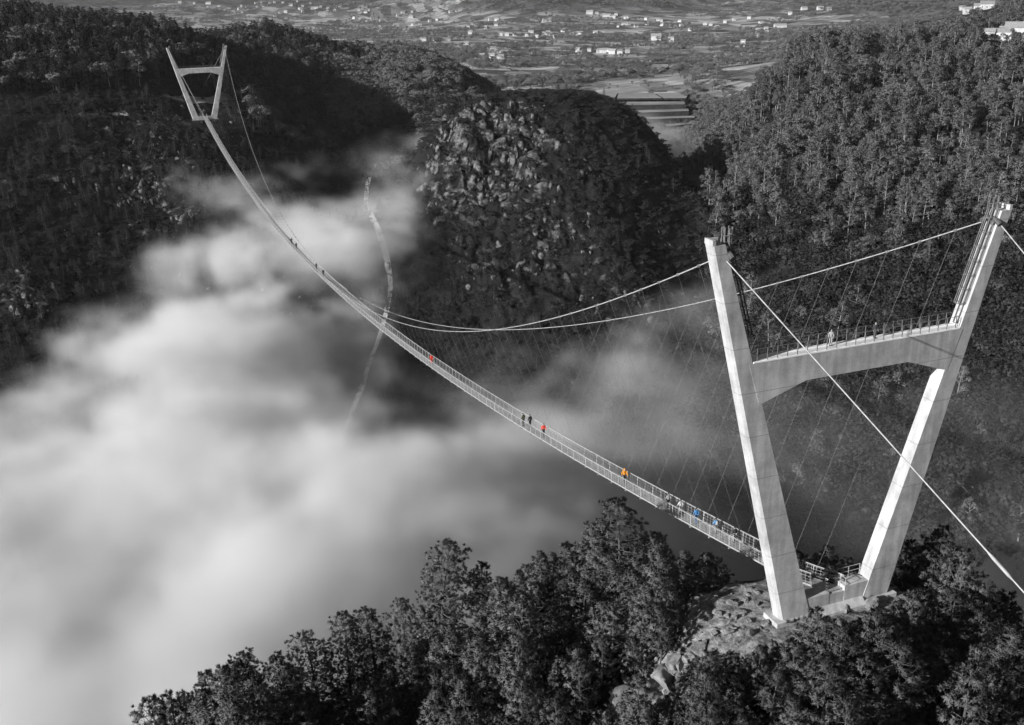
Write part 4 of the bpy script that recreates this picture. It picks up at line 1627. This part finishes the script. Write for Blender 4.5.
# ------------------------------------------------------------------ stream, tracks
def ribbon(name, path, width, mat, label, cat, lift=0.25, kind='structure', wob=0.0):
    """a strip laid on the ground along a line of ground points"""
    pts = hits(path)
    P = [np.array(p) for p in pts]
    fine = []
    for a, b in zip(P[:-1], P[1:]):
        n = max(2, int(np.linalg.norm(b[:2] - a[:2]) / 3.0))
        for t in np.linspace(0, 1, n, endpoint=False):
            fine.append(a * (1 - t) + b * t)
    fine.append(P[-1])
    fine = np.array(fine)
    for _ in range(3):
        fine[1:-1] = (fine[:-2] + 2 * fine[1:-1] + fine[2:]) / 4
    t = np.gradient(fine[:, :2], axis=0)
    t /= np.linalg.norm(t, axis=1, keepdims=True) + 1e-9
    nrm = np.stack([-t[:, 1], t[:, 0]], 1)
    k = np.arange(len(fine))
    w = width * (1 + wob * np.sin(k * 0.9) * np.sin(k * 0.37 + 1))
    across = np.linspace(-0.5, 0.5, 5)
    V = []
    for i in range(len(fine)):
        for a in across:
            q = fine[i, :2] + nrm[i] * w[i] * a
            V.append((q[0], q[1], 0))
    V = np.array(V)
    V[:, 2] = ground(V[:, 0], V[:, 1]) + lift
    m = len(across)
    Q = [(i * m + j, i * m + j + 1, (i + 1) * m + j + 1, (i + 1) * m + j) for i in range(len(fine) - 1) for j in range(m - 1)]
    me = np_mesh(name, V, np.array(Q)[:, ::-1])
    o = link(name, me, mat, smoothed=True)
    tag(o, label, cat, kind=kind)
    return o


ribbon('stream', [(369, 172), (374, 178), (367, 190), (366, 205), (372, 222), (380, 240), (386, 256), (390, 275), (391, 292), (388, 310), (383, 332), (376, 352), (366, 378), (361, 395), (354, 412), (347, 430), (341, 446), (337, 460)], 2.2, M['water'],
       'thin white stream tumbling down the ravine through the fog', 'stream', 1.5, wob=0.15)
ribbon('dirt_track', [(186, 100), (194, 101), (203, 102), (214, 101), (224, 99), (230, 97)], 6.5, M['track'], 'pale levelled track just behind the far tower', 'track', 0.3)
ribbon('dirt_track', [(222, 104), (230, 105), (237, 108), (241, 114)], 2.2, M['track'], 'narrow pale path running right from the far tower', 'path', 0.3)
ribbon('dirt_track', [(80, 118), (92, 116), (104, 118), (118, 114), (128, 116)], 2.6, M['track'], 'short pale path on the hillside left of the far tower', 'path', 0.3)


# ------------------------------------------------------------------ terraces and village on the far farmland
def build_terraces():
    for out, z, drop, lab in TERR:
        P = [plane_pt(u, v, z) for u, v in out]
        n = len(P)
        mb = MB()
        top = [tuple(p) for p in P]
        bot = [(p[0], p[1], z - drop) for p in P]
        a = sum(P[i][0] * P[(i + 1) % n][1] - P[(i + 1) % n][0] * P[i][1] for i in range(n))
        idx = list(range(n)) if a > 0 else list(range(n))[::-1]
        fs = [tuple(idx)] + [(idx[i], n + idx[i], n + idx[(i + 1) % n], idx[(i + 1) % n]) for i in range(n)]
        mb.add(top + bot, fs)
        o = mb.build('terrace_field', M['field'])
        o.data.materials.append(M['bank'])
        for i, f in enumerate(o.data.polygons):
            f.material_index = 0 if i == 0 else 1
        tag(o, lab, 'field', kind='structure')


build_terraces()

HOUSES = [(180, 2, 12), (209, 3, 22), (227, 9, 26, 'long'), (240, 9, 14), (263, 6, 14), (247, 7, 10), (275, 16, 10), (286, 12, 12), (291, 5, 14), (301, 9, 10), (315, 8, 26, 'long'), (335, 10, 10), (328, 8, 10), (283, 2, 10), (256, 3, 10), (219, 6, 10), (270, 3, 9), (310, 3, 9),
          (340, 6, 9), (354, 18, 9), (360, 19, 10), (366, 12, 12), (381, 29, 13), (390, 29, 9), (396, 25, 18), (406, 31, 16), (403, 13, 12), (411, 17, 14), (423, 40, 12), (445, 40, 22, 'long'), (435, 40, 9), (450, 56, 12), (451, 12, 12), (468, 27, 9), (476, 25, 10), (470, 33, 9), (466, 45, 12), (482, 57, 9), (490, 49, 11), (492, 57, 10), (496, 25, 9), (420, 25, 10), (430, 21, 10),
          (497, 20, 12), (507, 35, 9), (515, 35, 9), (538, 20, 10), (547, 21, 24, 'long'), (531, 32, 12), (545, 34, 12), (555, 37, 10), (563, 31, 10), (580, 34, 16), (596, 33, 11), (590, 13, 18), (606, 16, 24, 'long'), (614, 17, 12), (624, 24, 12), (636, 26, 9), (647, 24, 9), (656, 39, 20, 'big'), (640, 45, 8), (603, 52, 11), (613, 53, 12), (578, 51, 8), (508, 54, 8), (493, 50, 10), (626, 18, 12), (600, 52, 8), (620, 53, 9), (572, 34, 8),
          (662, 25, 9), (658, 20, 9), (671, 40, 11), (716, 28, 9), (735, 39, 8), (750, 36, 10), (759, 31, 14), (766, 29, 9), (780, 27, 26, 'long'), (743, 43, 8), (749, 18, 9), (804, 9, 14), (820, 9, 14), (829, 9, 12), (761, 23, 10), (680, 22, 9), (690, 30, 8), (705, 24, 9), (725, 22, 8), (790, 14, 9),
          (962, 9, 12), (967, 13, 9), (979, 10, 12), (987, 8, 14), (938, 37, 7), (948, 35, 7), (941, 30, 8), (939, 25, 8), (925, 34, 6), (988, 38, 7), (998, 39, 16, 'long'), (1007, 36, 10), (1016, 40, 14, 'big')]


_hg = np.random.default_rng(4)
for _a in list(HOUSES):
    if 180 < _a[0] < 760 and len(_a) < 4:
        for _ in range(int(_hg.integers(0, 3))):
            HOUSES.append((_a[0] + _hg.normal(scale=9), max(1.0, _a[1] + _hg.normal(scale=2.0)), float(_hg.uniform(6, 9))))


def build_houses():
    g = np.random.default_rng(77)
    pts = hits([(a[0], a[1] + 1.2) for a in HOUSES])
    special = {(656, 39): 'large bright white house at the edge of the terraced farmland', (1016, 40): 'big pale building on the right-hand hilltop', (227, 9): 'long white building above the left-hand wooded ridge',
               (780, 27): 'long white shed behind the right-hand wooded slope', (606, 16): 'long pale building under the dark hill', (547, 21): 'long bright building left of the dark hill', (998, 39): 'long low building beside the big pale one on the right-hand hilltop'}
    for a, p in zip(HOUSES, pts):
        u, v, w = a[:3]
        form = a[3] if len(a) > 3 else ''
        d = w * (0.40 if form == 'long' else 0.75)
        h = g.uniform(4.5, 6.5) if form != 'big' else 8.5
        th, r = polar(p[0], p[1])
        w *= 0.95
        root = empty('house', (p[0], p[1], p[2] - 0.6), -(HEAD + float(th)) + g.normal(scale=.25))
        lab = special.get((u, v))
        if not lab:
            lab = 'small pale house on the right-hand hilltop' if u > 900 and v > 20 else 'small white house scattered in the distant valley village'
        tag(root, lab, 'house', 'houses on the right-hand hilltop' if u > 900 and v > 20 else 'village houses in the distant valley')
        mb = MB()
        mb.box((-w / 2, -d / 2, 0), (w / 2, d / 2, h))
        mb.add([(-w / 2, -d / 2, h), (-w / 2, d / 2, h), (-w / 2, 0, h + d * .28)], [(0, 2, 1)])
        mb.add([(w / 2, -d / 2, h), (w / 2, d / 2, h), (w / 2, 0, h + d * .28)], [(0, 1, 2)])
        mb.build('wall', M['plaster'], root)
        e = 0.45
        rb = MB()
        for s in (-1, 1):
            y0, y1 = s * (d / 2 + e), 0
            z0, z1 = h - e * .56 + 0.05, h + d * .28 + 0.05
            t = 0.22
            rb.hexa([(-w / 2 - e, y0, z0), (w / 2 + e, y0, z0), (w / 2 + e, y1, z1), (-w / 2 - e, y1, z1), (-w / 2 - e, y0, z0 + t), (w / 2 + e, y0, z0 + t), (w / 2 + e, y1, z1 + t), (-w / 2 - e, y1, z1 + t)])
        rb.build('roof', M['tile'], root)
        if r < 1600:
            n = max(2, int(w / 4))
            for k in range(n):
                x = -w / 2 + (k + .5) * w / n
                for z in (1.2,):
                    q = MB()
                    q.box((x - .5, -d / 2 - .06, z + 1), (x + .5, -d / 2 - .003, z + 2.4))
                    q.build('window', M['glass'], root)


build_houses()


# ------------------------------------------------------------------ people
def skin_mesh(name, verts, edges, radii, mat, sub=1, root=0):
    me = bpy.data.meshes.new(name)
    me.from_pydata(verts, edges, [])
    o = bpy.data.objects.new(name, me)
    COL.objects.link(o)
    md = o.modifiers.new('skin', 'SKIN')
    md.use_smooth_shade = True
    if not me.skin_vertices:
        # skin data layer without operators: added with the modifier on a bmesh
        bm = bmesh.new()
        bm.from_mesh(me)
        bm.verts.layers.skin.verify()
        bm.to_mesh(me)
        bm.free()
    for i, r in enumerate(radii):
        me.skin_vertices[0].data[i].radius = (r, r) if not hasattr(r, '__len__') else r
        me.skin_vertices[0].data[i].use_root = (i == root)
    sb = o.modifiers.new('sub', 'SUBSURF')
    sb.levels = sub
    sb.render_levels = sub
    dg = bpy.context.evaluated_depsgraph_get()
    dg.update()
    res = bpy.data.meshes.new_from_object(o.evaluated_get(dg))
    res.name = name
    bpy.data.objects.remove(o)
    bpy.data.meshes.remove(me)
    res.materials.clear()
    res.materials.append(mat)
    return res


def figure(pose, g):
    """joints of a standing or walking adult, 1.72 m, facing +Y"""
    st = {'stand': 0.04, 'walk': 0.22, 'stride': 0.30}[pose]
    J = {}
    J['pelvis'] = (0, 0, .93)
    J['waist'] = (0, -.005, 1.07)
    J['chest'] = (0, .0, 1.27)
    J['neck'] = (0, .01, 1.45)
    J['neck2'] = (0, .02, 1.52)
    J['head'] = (0, .035, 1.61)
    J['crown'] = (0, .025, 1.69)
    for s, n in ((-1, 'l'), (1, 'r')):
        k = s * st
        J['hip' + n] = (s * .095, 0, .90)
        J['knee' + n] = (s * .10, k * .45 + .03, .50)
        J['ankle' + n] = (s * .10, k - .03, .085 + max(0, -k) * .12)
        J['toe' + n] = (s * .115, k + .13, .04)
        J['sh' + n] = (s * .175, 0, 1.41)
        J['el' + n] = (s * .24, -k * .40 - .02, 1.14)
        J['wr' + n] = (s * .245, -k * .55 + .10, .92)
        J['palm' + n] = (s * .24, -k * .55 + .14, .85)
    return J


BODY_R = {'pelvis': (.13, .10), 'waist': (.115, .09), 'chest': (.135, .10), 'neck': .055, 'neck2': .05, 'head': (.078, .092), 'crown': (.06, .07), 'hip': .085, 'knee': .058, 'ankle': .04, 'toe': .034, 'sh': .06, 'el': .044, 'wr': .028, 'palm': (.036, .018)}
CHAINS = [('pelvis', 'waist'), ('waist', 'chest'), ('chest', 'neck'), ('neck', 'neck2'), ('neck2', 'head'), ('head', 'crown')]
for _n in 'lr':
    CHAINS += [('pelvis', 'hip' + _n), ('hip' + _n, 'knee' + _n), ('knee' + _n, 'ankle' + _n), ('ankle' + _n, 'toe' + _n), ('chest', 'sh' + _n), ('sh' + _n, 'el' + _n), ('el' + _n, 'wr' + _n), ('wr' + _n, 'palm' + _n)]


def grow(J, chains, grow_by=0.0, fingers=False, trim=None):
    names = []
    for a, b in chains:
        for k in (a, b):
            if k not in names:
                names.append(k)
    V = [J[k] for k in names]
    R = []
    for k in names:
        b = BODY_R.get(k, BODY_R.get(k[:-1]))
        R.append(tuple(x + grow_by for x in b) if hasattr(b, '__len__') else b + grow_by)
    E = [(names.index(a), names.index(b)) for a, b in chains]
    if fingers:
        for s, n in ((-1, 'l'), (1, 'r')):
            p = np.array(J['palm' + n])
            d = unit(p - np.array(J['wr' + n]))
            for q, (off, L) in enumerate(((-.030, .065), (-.010, .08), (.010, .075), (.028, .058))):
                side = np.array([0, off, -off * 0.3])
                a = p + side + d * .012
                b = a + d * L * .55
                c = b + d * L * .4 + np.array([-s * .018, 0, 0])
                i = len(V)
                V += [tuple(a), tuple(b), tuple(c)]
                R += [.0095, .0085, .007]
                E += [(names.index('palm' + n), i), (i, i + 1), (i + 1, i + 2)]
            a = np.array(J['wr' + n]) * .4 + p * .6 + np.array([-s * .012, .034, 0])
            b = a + d * .03 + np.array([-s * .016, .018, 0])
            i = len(V)
            V += [tuple(a), tuple(b)]
            R += [.011, .009]
            E += [(names.index('palm' + n), i), (i, i + 1)]
    return V, E, R


def person_meshes(pose):
    g = np.random.default_rng(3)
    J = figure(pose, g)
    V, E, R = grow(J, CHAINS, 0, True)
    body = skin_mesh('person', V, E, R, M['skin'])
    # face: nose, brow and ears pulled out of the head as small added relief
    up = [c for c in CHAINS if not any(k.startswith(('hip', 'knee', 'ankle', 'toe', 'palm', 'neck2', 'head', 'crown')) for k in c)]
    jk = dict(J)
    V, E, R = grow(jk, up, 0.024)
    jacket = skin_mesh('jacket', V, E, R, None or M['skin'])
    J2 = dict(J)
    lo = [('pelvis', 'hipl'), ('hipl', 'kneel'), ('kneel', 'anklel'), ('pelvis', 'hipr'), ('hipr', 'kneer'), ('kneer', 'ankler')]
    V, E, R = grow(J2, lo, 0.018)
    trousers = skin_mesh('trousers', V, E, R, M['skin'])
    lo = []
    shoes = []
    V, E, R = [], [], []
    mb = MB()
    for n in 'lr':
        a, t = np.array(J['ankle' + n]), np.array(J['toe' + n])
        mb.tube([a + (0, -.05, -.045), a + (0, 0.0, -.03), (a + t) / 2 + (0, 0, -.005), t, t + (0, .05, -.01)], [.035, .055, .052, .046, .02], 8)
    return J, body, jacket, trousers, mb


def hair_mb(J, hood=False):
    mb = MB()
    h = np.array(J['head'])
    rings = []
    for t in np.linspace(0.08, 1.0, 6):
        ang = t * math.pi * 0.56
        rr, zz = math.sin(ang), math.cos(ang)
        ring = []
        for k in range(12):
            a = k * 2 * math.pi / 12
            front = max(0, math.sin(a))
            zc_ = max(zz, 0.25 * front)
            ring.append((h[0] + .094 * rr * math.cos(a), h[1] - .014 + .108 * rr * math.sin(a), h[2] + .015 + .118 * zc_ - (0 if front else .03 * t)))
        rings.append(ring)
    mb.loft(rings[::-1])
    return mb


def face_mb(J):
    mb = MB()
    h = np.array(J['head'])
    f = h[1] + .088
    mb.add([(h[0] - .016, f - .01, h[2] - .03), (h[0] + .016, f - .01, h[2] - .03), (h[0], f + .022, h[2] - .028), (h[0], f - .004, h[2] + .02)], [(0, 1, 2), (0, 2, 3), (2, 1, 3)])
    return mb


FIG = {}
for _p in ('stand', 'walk', 'stride'):
    FIG[_p] = person_meshes(_p)


def person(loc, rz, pose, top, legs, label, size=1.0, pack=None, hat=None):
    J, body, jacket, trousers, shoes = FIG[pose]
    o = bpy.data.objects.new('person', body)
    COL.objects.link(o)
    o.location = loc
    o.rotation_euler = (0, 0, rz)
    o.scale = (size * 1.12,) * 3
    tag(o, label, 'person', 'walkers on the bridge')
    for nm, me, mt in (('jacket', jacket, top), ('trousers', trousers, legs)):
        me = me.copy()
        me.materials.clear()
        me.materials.append(CLOTH[mt])
        c = bpy.data.objects.new(nm, me)
        COL.objects.link(c)
        c.parent = o
    shoes.build('shoes', M['shoe'], o, True)
    hair_mb(J).build('hair' if hat is None else 'hat', M['hair'] if hat is None else CLOTH[hat], o, True)
    mb = face_mb(J)
    mb.build('nose', M['skin'], o)
    eb = MB()
    h = J['head']
    for s in (-1, 1):
        eb.box((h[0] + s * .034 - .012, h[1] + .080, h[2] + .012), (h[0] + s * .034 + .012, h[1] + .094, h[2] + .026))
    eb.build('eyes', M['hair'], o)
    lb = MB()
    lb.box((h[0] - .024, h[1] + .074, h[2] - .056), (h[0] + .024, h[1] + .090, h[2] - .048))
    lb.build('mouth', M['shoe'], o)
    if pack:
        b = MB()
        rings = []
        for z, w_, d_ in ((1.02, .10, .08), (1.08, .15, .12), (1.25, .155, .13), (1.40, .13, .10), (1.46, .08, .06)):
            rings.append([(w_ * math.cos(a), -.15 - d_ * .6 + d_ * math.sin(a), z) for a in np.linspace(0, 2 * math.pi, 10, endpoint=False)])
        b.loft(rings)
        b.build('backpack', CLOTH[pack], o, True)
    return o


def deck_y(u):
    ys = np.linspace(0, SPAN, 4000)
    P = np.stack([0 * ys, ys, deck_z(ys) + 0.9], 1)
    U, V = project(P)
    return float(ys[np.argmin(abs(U - u))])


def build_people():
    W = [  # photo column, side step, turn, pose, jacket, trousers, label, pack, hat, size
        (543.5, 0.05, math.pi, 'walk', 'red', 'black', 'walker in a bright red jacket and dark trousers on the bridge deck', None, None, 1.12),
        (528.5, 0.30, 0.1, 'stand', 'black', 'black', 'person all in black standing just behind the bright red jacket', None, None, 1.12),
        (525.0, -0.30, 0.3, 'stand', 'olive', 'dark', 'person in an olive green coat beside the one all in black on the bridge', None, None, 1.12),
        (624, 0.05, math.pi, 'stride', 'orange', 'dark', 'lone walker in a bright orange jacket in the middle of the bridge deck', 'orange', 'orange', 1.12),
        (668, 0.1, 0.0, 'walk', 'grey', 'dark', 'walker in a mid grey top just below the orange jacket', None, None, 1.0),
        (680, 0.1, 0.0, 'walk', 'pale', 'grey', 'walker in pale grey clothes right beside the first blue jacket', None, None, 1.0),
        (696, 0.05, 0.0, 'walk', 'blue', 'blue', 'walker in a blue jacket, the farther of the two in blue', None, None, 1.0),
        (715.5, 0.05, 0.0, 'walk', 'pale_blue', 'grey', 'walker in light blue, the one nearer the tower', 'grey', None, 1.0),
        (733, 0.2, 0.0, 'stand', 'dark', 'grey', 'person in dim grey clothes, nearest of all to the tower leg', None, None, 1.0),
        (431, 0.1, math.pi, 'stand', 'red', 'red', 'far small figure in dull red on the middle of the span', None, None, 1.1),
        (291.5, 0.0, 0.0, 'walk', 'black', 'black', 'tiny dark figure on the far deck, farthest walker from the near tower', None, None, 1.1),
        (296, 0.1, 0.0, 'stand', 'black', 'dark', 'tiny dark figure on the far deck, second farthest walker', None, None, 1.1),
        (316, 0.1, 0.0, 'stand', 'dark', 'black', 'tiny dark figure on the far deck, third farthest walker', None, None, 1.1),
        (323, 0.1, 0.0, 'stand', 'black', 'black', 'tiny black figure on the far deck, fourth farthest walker', None, None, 1.1)]
    for u, dx, rz, pose, top, legs, lab, pack, hat, size in W:
        y = deck_y(u)
        s = (deck_z(y + .5) - deck_z(y - .5))
        person((dx, y, float(deck_z(y)) + 0.005), rz, pose, top, legs, lab, size, pack, hat)
    for u, lab, top, rz in ((832, 'person in light grey standing upright on top of the near tower crossbeam', 'grey', 2.6), (876, 'person in dark grey on the crossbeam near its right end', 'dark', 2.9)):
        xs = np.linspace(-11, 11, 800)
        U, V = project(np.stack([xs, 0 * xs, 0 * xs + ZC + 0.8], 1))
        person((float(xs[np.argmin(abs(U - u))]), 0.12, ZC + 0.133), rz, 'stand', top, top, lab, 0.74, None, 'grey')


build_people()


# ------------------------------------------------------------------ thin morning haze over the whole country
def build_haze():
    mb = MB()
    mb.box((-9800, -9800, -330), (9800, 9800, 520))
    m = bpy.data.materials.new('haze')
    m.use_nodes = True
    nt = m.node_tree
    nt.nodes.clear()
    out = nt.nodes.new('ShaderNodeOutputMaterial')
    pv = nt.nodes.new('ShaderNodeVolumePrincipled')
    pv.inputs['Color'].default_value = (0.96, 0.96, 0.96, 1)
    pv.inputs['Density'].default_value = 0.000022
    nt.links.new(pv.outputs[0], out.inputs['Volume'])
    o = mb.build('haze', m)
    o.display_type = 'WIRE'
    tag(o, 'thin pale haze that lightens the far valley', 'haze', kind='stuff')


build_haze()

# ------------------------------------------------------------------ valley fog (a real volume lying in the gorge)
FOGC = [  # photo column, distance, height of the fog's top, density
    (-200, 100, -60, 1), (-200, 200, -60, 1), (-200, 320, -70, 1), (-200, 430, -95, 0.8), (-200, 520, -110, 0.3),
    (0, 75, -75, 1), (0, 110, -58, 1), (0, 200, -55, 1), (0, 270, -62, 1), (0, 330, -76, 1), (0, 380, -92, 0.7), (0, 430, -92, 0.25), (0, 480, -95, 0.1),
    (60, 140, -46, 1.1), (60, 175, -44, 1.1), (30, 200, -46, 1.1), (110, 180, -43, 1.1), (80, 230, -48, 1),
    (60, 340, -84, 0.5), (60, 400, -80, 0.35),
    (100, 90, -78, 1), (100, 150, -48, 1), (100, 220, -52, 1), (100, 300, -58, 1), (100, 370, -66, 0.9), (100, 430, -66, 0.6), (100, 475, -72, 0.22), (100, 520, -80, 0.05),
    (200, 95, -80, 0.9), (200, 125, -62, 1), (200, 170, -46, 1), (200, 240, -50, 1), (200, 320, -58, 1), (200, 390, -60, 0.9), (200, 450, -60, 0.6), (200, 500, -66, 0.25), (200, 540, -70, 0),
    (260, 400, -58, 1), (260, 440, -52, 0.9), (260, 480, -48, 0.7), (260, 520, -52, 0.3),
    (300, 110, -82, 0.9), (300, 150, -60, 1), (300, 200, -52, 1), (300, 270, -60, 1), (300, 320, -78, 0.8), (300, 360, -88, 0.6), (300, 400, -70, 0.8), (300, 450, -48, 0.9), (300, 500, -44, 0.6), (300, 550, -44, 0.3),
    (370, 120, -72, 0.8), (370, 180, -58, 1), (370, 250, -64, 1), (370, 295, -78, 0.9), (370, 330, -104, 0.3), (370, 390, -128, 0.15), (370, 430, -88, 0.3), (370, 480, -56, 0.3), (370, 540, -44, 0.3), (370, 600, -40, 0.2), (370, 660, -36, 0.15),
    (430, 130, -76, 0.8), (430, 200, -64, 1), (430, 270, -68, 1), (430, 310, -86, 0.6), (430, 345, -108, 0.3), (430, 410, -100, 0.25), (430, 455, -54, 0.9), (430, 500, -36, 0.75), (430, 540, -34, 0.55), (430, 580, -36, 0.2),
    (468, 440, -75, 0.4), (470, 490, -45, 0.5), (495, 430, -120, 0.05), (505, 480, -75, 0),
    (500, 160, -80, 0.8), (500, 200, -68, 1), (500, 270, -70, 1), (500, 320, -82, 0.7), (500, 365, -110, 0.2), (500, 420, -115, 0.05),
    (560, 160, -84, 0.7), (560, 220, -74, 0.9), (560, 280, -74, 0.8), (560, 330, -76, 0.55), (560, 380, -84, 0.3), (560, 430, -100, 0.05),
    (620, 190, -92, 0.4), (620, 250, -90, 0.35), (620, 320, -78, 0.4), (620, 370, -68, 0.4), (620, 410, -72, 0.28), (620, 450, -88, 0),
    (670, 210, -102, 0.066), (670, 280, -98, 0.045), (670, 350, -76, 0.114), (670, 400, -68, 0.09), (670, 440, -84, 0.006),
    (720, 220, -108, 0.0252), (720, 320, -100, 0.0252), (720, 400, -96, 0.0144), (760, 300, -92, 0.036), (800, 340, -84, 0.036), (800, 270, -96, 0.0324),
    (860, 300, -86, 0.0396), (900, 340, -78, 0.0432), (940, 380, -72, 0.036), (960, 300, -84, 0.0396), (1000, 330, -80, 0.0288), (1050, 360, -78, 0.027), (900, 430, -78, 0.0054),
    (1100, 300, -86, 0.027), (1200, 330, -86, 0.0216)]
FOG_DENS = 0.048


def build_fog():
    lo = np.array([-400.0, -70.0, -166.0])
    hi = np.array([300.0, 580.0, -22.0])
    d = 3.2
    n = ((hi - lo) / d).astype(int)
    ax = [lo[i] + (np.arange(n[i]) + 0.5) * d for i in range(3)]
    X, Y = np.meshgrid(ax[0], ax[1], indexing='ij')
    th, r = polar(X, Y)
    lr = np.log(np.maximum(r, 20))
    c = []
    for u, rr, zt, de in FOGC:
        q = ray(u, 300)
        c.append((math.atan2(q[0], q[1]) - HEAD, math.log(rr), zt, de))
    c = np.array(c)
    d2 = (th[..., None] - c[:, 0]) ** 2 + (lr[..., None] - c[:, 1]) ** 2
    w = np.exp(-d2 / (2 * 0.075 ** 2)) + 1e-5 / (d2 + 0.02)
    w /= w.sum(-1, keepdims=True)
    top = (w * c[:, 2]).sum(-1)
    den = (w * c[:, 3]).sum(-1)
    G = np.meshgrid(*ax, indexing='ij')
    wx = 14 * N3.fbm(G[0] / 45 + 9, G[1] / 45, G[2] / 30, octaves=2)
    n1 = N3.fbm((G[0] + wx) / 75, (G[1] + wx) / 75 + 3, G[2] / 40, octaves=5, gain=0.55)
    n2 = N3.fbm((G[0] - wx) / 34 + 31, (G[1] + wx) / 34, G[2] / 22, octaves=4, gain=0.55)
    far = smooth(300, 430, r)[..., None]
    n4 = N3.fbm((G[0] + 1.6 * wx) / 17 + 3, (G[1] - 1.6 * wx) / 17, G[2] / 12 + 8, octaves=4, gain=0.62)
    t = top[..., None] + 12 * far + (15 + 21 * far) * n1 + 15 * n2 + 17 * n4 - G[2]
    rho = smooth(-5, 15, t) * np.clip((den[..., None] * (1 - 0.2 * far)) * (1 + (0.45 + 0.55 * far) * (1.6 * n2 + 1.3 * n1 + 2.0 * n4)), 0.0, 1.8)
    # fade out at the sides of the lattice
    e = [smooth(0, 30, np.minimum(a - a[0], a[-1] - a)) for a in ax[:2]]
    rho = rho * e[0][:, None, None] * e[1][None, :, None]
    rho[rho < 0.004] = 0
    me = bpy.data.meshes.new('fog')
    me.vertices.add(rho.size)
    me.vertices.foreach_set('co', np.stack(G, -1).astype(np.float32).ravel())
    a = me.attributes.new('rho', 'FLOAT', 'POINT')
    a.data.foreach_set('value', (rho * FOG_DENS).astype(np.float32).ravel())
    o = bpy.data.objects.new('fog', me)
    COL.objects.link(o)
    tag(o, 'pale bank of fog filling the gorge beneath the hanging bridge', 'fog', kind='stuff')
    m = bpy.data.materials.new('fog')
    m.use_nodes = True
    nt = m.node_tree
    nt.nodes.clear()
    out = nt.nodes.new('ShaderNodeOutputMaterial')
    pv = nt.nodes.new('ShaderNodeVolumePrincipled')
    pv.inputs['Color'].default_value = (0.86, 0.86, 0.86, 1)
    pv.inputs['Density'].default_value = 1.0
    pv.inputs['Anisotropy'].default_value = 0.0
    nt.links.new(pv.outputs[0], out.inputs['Volume'])
    me.materials.append(m)
    g = bpy.data.node_groups.new('fog_field', 'GeometryNodeTree')
    g.interface.new_socket('Geometry', in_out='INPUT', socket_type='NodeSocketGeometry')
    g.interface.new_socket('Geometry', in_out='OUTPUT', socket_type='NodeSocketGeometry')
    gi, go = g.nodes.new('NodeGroupInput'), g.nodes.new('NodeGroupOutput')
    pos = g.nodes.new('GeometryNodeInputPosition')
    sep = g.nodes.new('ShaderNodeSeparateXYZ')
    g.links.new(pos.outputs[0], sep.inputs[0])
    idx = None
    stride = (n[1] * n[2], n[2], 1)
    for i in range(3):
        s = math_n(g, 'DIVIDE', math_n(g, 'SUBTRACT', sep.outputs[i], float(ax[i][0])), d)
        s = math_n(g, 'ROUND', s)
        s = math_n(g, 'MINIMUM', math_n(g, 'MAXIMUM', s, 0.0), float(n[i] - 1))
        s = math_n(g, 'MULTIPLY', s, float(stride[i]))
        idx = s if idx is None else math_n(g, 'ADD', idx, s)
    na = g.nodes.new('GeometryNodeInputNamedAttribute')
    na.data_type = 'FLOAT'
    na.inputs[0].default_value = 'rho'
    si = g.nodes.new('GeometryNodeSampleIndex')
    si.data_type = 'FLOAT'
    si.domain = 'POINT'
    g.links.new(gi.outputs[0], si.inputs[0])
    g.links.new([q for q in na.outputs if q.enabled][0], [q for q in si.inputs if q.name == 'Value' and q.enabled][0])
    g.links.new(idx, si.inputs['Index'])
    vc = g.nodes.new('GeometryNodeVolumeCube')
    g.links.new([q for q in si.outputs if q.enabled][0], vc.inputs['Density'])
    vc.inputs['Background'].default_value = 0.0
    vc.inputs['Min'].default_value = [float(a[0]) for a in ax]
    vc.inputs['Max'].default_value = [float(a[-1]) for a in ax]
    for k, i in zip('XYZ', range(3)):
        vc.inputs['Resolution ' + k].default_value = int(n[i])
    sm = g.nodes.new('GeometryNodeSetMaterial')
    sm.inputs['Material'].default_value = m
    g.links.new(vc.outputs[0], sm.inputs[0])
    g.links.new(sm.outputs[0], go.inputs[0])
    md = o.modifiers.new('fog_field', 'NODES')
    md.node_group = g
    return o


build_fog()
